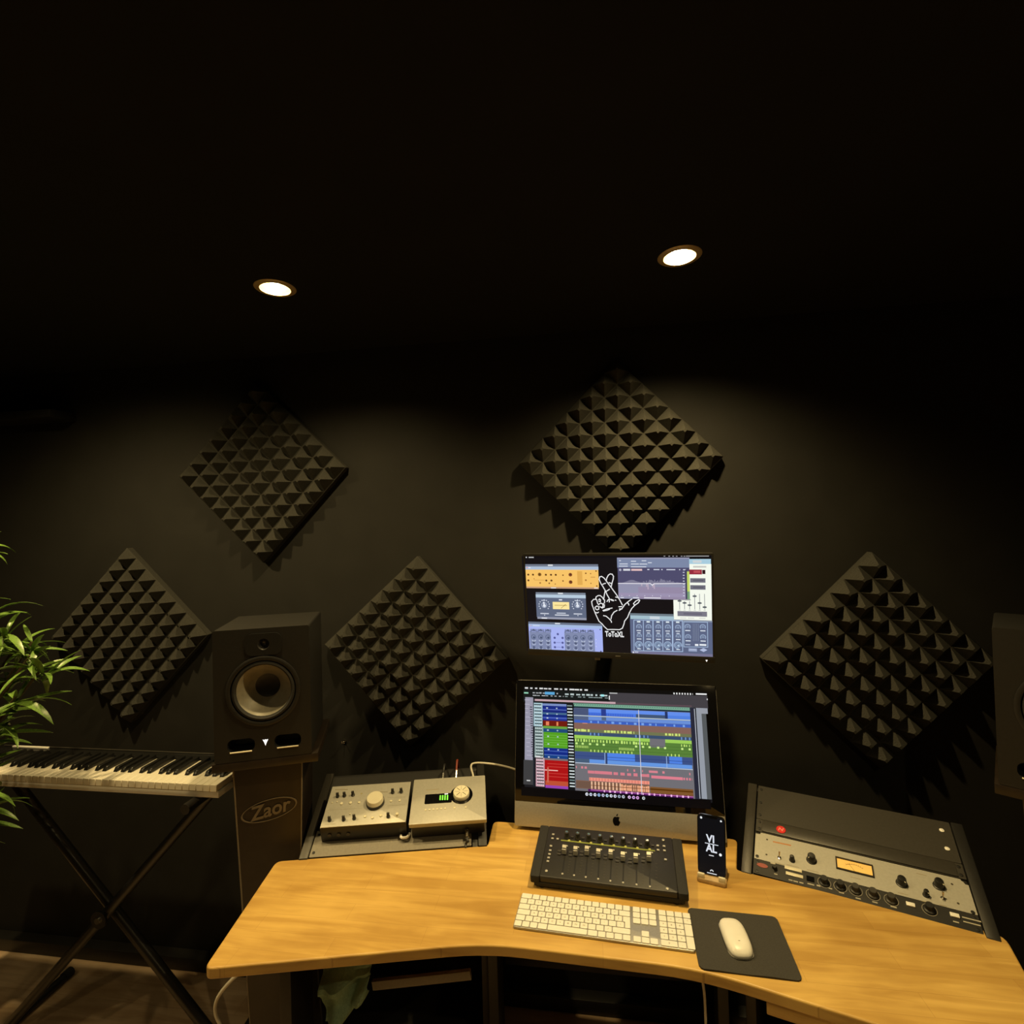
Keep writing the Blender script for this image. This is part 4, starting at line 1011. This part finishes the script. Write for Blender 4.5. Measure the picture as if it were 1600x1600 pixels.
# oval badge with name
bx, bz = .143, .868
rim = MB()
n = 40; th = R(10)
def ell(r, a): 
    x, z = r*.080*math.cos(a), r*.031*math.sin(a); return (bx+x*math.cos(th)-z*math.sin(th), bz+x*math.sin(th)+z*math.cos(th))
vs = []; fs = []
for k in range(n):
    a = 2*math.pi*k/n
    for r_, y in ((1,-.0005),(1,-.003),(.95,-.003),(.95,-.0005)):
        p = ell(r_, a); vs.append((p[0], y0+y, p[1]))
for k in range(n):
    for j in range(3): fs.append((k*4+j, ((k+1)%n)*4+j, ((k+1)%n)*4+j+1, k*4+j+1))
rim.add(vs, fs).build('oval_badge', 'edge', t, label='pale oval badge outline')
gv, gf = glyphs('Zaor', .058, .25, 'CENTER', .022)
gv = [(a*.95, b) for a, b in gv]
vs = [(bx+a*math.cos(th)-b*math.sin(th), y0-.003, bz+a*math.sin(th)+b*math.cos(th)) for a, b in gv]
MB().add(vs, gf).build('name_lettering', 'edge', t, label='raised name lettering', smooth=False)
SR = (.990, -.420, 1.030)
speaker('black studio speaker on the right stand, mostly cut off by the frame edge', SR, R(-35))
speaker_stand('dark brown column speaker stand under the right speaker at the frame edge', SR, R(-35), 1.0295)

# ------------------------------------------------------------------ digital piano on its stand
PZ = .94; PX1 = -1.150; WK = .0235; NW = 43
PX0 = PX1-NW*WK
t = thing('digital_piano', 'slim white digital piano with black keys in front of the left wall end', 'digital piano', (PX0, -.445, .899), 0)
Lp = NW*WK
MB().box(0, Lp+.003, .004, .19, 0, .020).build('key_bed', 'white', t, bevel=.003)
MB().box(-.004, Lp+.004, .152, .192, .0, .046).build('control_panel', 'keyb', t, bevel=.003)
MB().box(0, Lp, .186, .191, .046, .050).build('rear_trim', 'dgrey', t, bevel=.002)
MB().box(.0, .15, .176, .184, .046, .052).build('pitch_strip', 'white', t, bevel=.001, loc=(.05,0,0))
wk = MB().box(.0004, WK-.0004, .0, .150, .021, .042).mesh('white_key', bevel=.0012, seg=1); wk.materials.append(M['ivory'])
bk = MB().add([(-.0072,.048,.042),(.0072,.048,.042),(.0072,.150,.042),(-.0072,.150,.042),(-.0058,.056,.056),(.0058,.056,.056),(.0058,.150,.056),(-.0058,.150,.056)], [(0,3,2,1),(4,5,6,7),(0,1,5,4),(1,2,6,5),(2,3,7,6),(3,0,4,7)]).mesh('black_key', bevel=.001, seg=1); bk.materials.append(M['keyb'])
# right-hand end is B: names counted from the right
seq = 'CDEFGAB'
for i in range(NW):
    nm = seq[(6-(NW-1-i)) % 7]
    link('white_key', wk, None, t, (i*WK, 0, 0))
    if nm in 'CDFGA' and i < NW-1:
        off = {'C':-.0025,'D':.0025,'F':-.003,'G':0,'A':.003}[nm]
        link('black_key', bk, None, t, ((i+1)*WK+off, 0, 0))

xs_ = thing('keyboard_stand', 'black folding X-shaped keyboard stand under the digital piano', 'keyboard stand', (-1.63, -.35, 0))
for sgn, yy in ((1,-.016),(-1,.016)):
    MB().tube([(-.41*sgn, yy, .02), (.40*sgn, yy, .875)], .0165, 10).build('crossing_leg', 'wire', xs_)
for sx in (-.42, .42):
    MB().tube([(sx, -.22, .016), (sx, .22, .016)], .016, 10).build('foot_bar', 'wire', xs_)
    for sy in (-.22, .22): MB().tube([(sx, sy-.015, .018), (sx, sy+.015, .018)], .018, 10).build('foot_cap', 'rubber', xs_)
    MB().tube([(sx*.955, -.13, .882), (sx*.955, .12, .882)], .016, 10).build('support_arm', 'wire', xs_)
MB().tube([(0, -.045, .4525), (0, .045, .4525)], .010, 12).build('pivot_bolt', 'chrome', xs_)
MB().tube([(0, -.040, .4525), (0, -.033, .4525)], .028, 16).build('locking_disc', 'wire', xs_)

# ------------------------------------------------------------------ leafy plant at the left edge
PP = V((-1.98, -.80, 0))
t = thing('potted_plant', 'tall leafy green potted plant at the left edge in front of the digital piano', 'plant', PP)
MB().lathe([(.11,0),(.13,.01),(.165,.28),(.17,.30),(.155,.30),(.145,.27),(.0001,.27)], n=28).build('pot', 'pot', t)
MB().lathe([(.148,.262),(.10,.275),(.0001,.28)], n=20).build('soil', 'soil', t)
def leaf_mesh(w, bend, name):
    mb = MB(); n = 9; vs = []; fs = []
    for i in range(n+1):
        s_ = i/n; ww = w*(math.sin(math.pi*min(1, s_*.92+.06))**.75)*(1-.15*s_) if i < n else 0.0006
        a = -bend*s_*s_*.9; x = s_*math.cos(a*.6); z = s_*math.sin(a*.7)-bend*.12*s_*s_
        vs += [(x, -ww, z+ww*.35), (x, 0, z), (x, ww, z+ww*.35)]
        if i:
            o = 3*i; fs += [(o-3, o, o+1, o-2), (o-2, o+1, o+2, o-1)]
    k = len(vs); vs2 = [(x, y, z-.012) for x, y, z in vs]
    per = [3*i for i in range(n+1)]+[3*n+1]+[3*i+2 for i in range(n, -1, -1)]+[1]
    mb.add(vs+vs2, fs+[tuple(reversed([i+k for i in f_])) for f_ in fs]+[(per[j], per[(j+1) % len(per)], per[(j+1) % len(per)]+k, per[j]+k) for j in range(len(per))])
    me = mb.mesh(name); me.materials.append(M['leaf']); return me
LM = [leaf_mesh(.085, .5, 'leaf'), leaf_mesh(.10, .9, 'leaf'), leaf_mesh(.075, .2, 'leaf')]
tips = [(-1.80,-.60,1.70),(-1.74,-.62,1.50),(-1.70,-.60,1.44),(-1.62,-.60,1.37),(-1.60,-.58,1.33),(-1.64,-.62,1.26),(-1.72,-.58,1.30),(-1.78,-.66,1.34),(-1.70,-.62,1.20),(-1.76,-.66,1.10),(-1.82,-.62,1.56),(-1.72,-.68,1.02),(-1.80,-.68,.86),(-1.74,-.64,.95),(-1.86,-.60,1.20),(-1.88,-.62,1.42),
        (-1.66,-.56,1.40),(-1.72,-.56,1.38),(-1.76,-.60,1.22),(-1.70,-.64,1.14),(-1.78,-.62,.98),(-1.80,-.64,1.44),
        (-2.05,-.80,1.50),(-2.12,-.86,1.28),(-1.98,-.88,1.62),(-2.08,-.72,1.10),(-1.94,-.92,1.15)]
for ti, (x, y, z) in enumerate(tips):
    base = V((random.uniform(-.07,.07), random.uniform(-.07,.07), .27)); tip = V((x,y,z))-PP
    midp = (base*.45+tip*.55)+V((-.06, .0, .12))
    MB().tube(curve_pts([base, (base*2+midp)/3+V((-.01,0,.05)), midp, tip], 5), .0075, 7, .0035).build('cane', 'cane', t)
    nl = 11
    for k in range(nl):
        az = 2*math.pi*(k/nl)+random.uniform(-.3,.3)+ti; el = random.uniform(-.25, 1.0)
        o = link('leaf', random.choice(LM), None, t, tip-V((0,0,.05*random.random())))
        s_ = random.uniform(.075, .125)
        o.rotation_euler = (random.uniform(-.5,.5), -el, az); o.scale = (s_, s_*random.uniform(.8,1.1), s_*.9)

# ------------------------------------------------------------------ odds and ends
# cloth hanging under the left wing
t = thing('hanging_cloth', 'sage green cloth hanging under the left wing of the desk', 'cloth', (-.655, -.62, .62))
vs = []; nu, nv = 20, 18
for j in range(nv+1):
    for i in range(nu+1):
        u, v = i/nu, j/nv
        length = .165*(1-.55*u*u)
        x = -.066+.145*u*(1-.10*v)+.008*v; z = .025*u-.012-v*length; yv = .016*math.sin(u*11+1.2*v)*(.3+v)+.01*math.sin(v*9+u*4)-.02*v
        if v > .30 and v < .52: yv -= .020*math.sin((v-.30)/.22*math.pi)*(1-.3*u)
        vs.append((x, yv, z))
fs = [(j*(nu+1)+i, j*(nu+1)+i+1, (j+1)*(nu+1)+i+1, (j+1)*(nu+1)+i) for j in range(nv) for i in range(nu)]
o = MB().add(vs, fs).build('cloth_sheet', 'towel', t)
md = o.modifiers.new('thickness', 'SOLIDIFY'); md.thickness = .003
MB().tube([(-.075,.0,-.014),(.085,.0,.014)], .005, 8).build('hanging_rail', 'wire', t)
for sx, sz in ((-.07,-.013),(.08,.013)): MB().tube([(sx,0,sz),(sx,0,DZ-DT-.62)], .003, 6).build('hanger_rod', 'wire', t)
# pale lead on the floor beside the stand
tag(MB().tube(curve_pts([(-1.00,-.50,.47),(-1.07,-.50,.41),(-1.115,-.50,.355),(-1.122,-.50,.31),(-1.10,-.50,.25),(-1.06,-.53,.12),(-1.02,-.58,.02),(-.95,-.62,.006),(-.88,-.62,.006)]), .005, 8).build('power_cable', 'cablew'), 'pale power lead looping down behind the desk left end', 'cable')
tag(MB().tube(curve_pts([(.222,-.62,.712),(.224,-.63,.66),(.230,-.62,.60),(.232,-.61,.50)]), .003, 8).build('dangling_cable', 'cablew'), 'thin lead dangling under the desk below the mouse mat', 'cable')
# small metal hooks on the wall
for x, z, lb in ((-1.83, .985, 'tiny bright metal hook on the wall above the digital piano'), (-.955, .895, 'tiny bright metal hook on the wall right of the left speaker')):
    t = thing('wall_hook', lb, 'hook', (x, 0, z), group='wall hooks')
    MB().lathe([(.0001,.0005),(.007,.0005),(.007,.004),(.0001,.006)], n=14, axis='-y').build('plate', 'chrome', t)
    MB().tube(curve_pts([(0,-.005,0),(0,-.018,-.002),(0,-.022,.008)], 4), .0022, 6).build('prong', 'chrome', t)
bpy.context.view_layer.update()
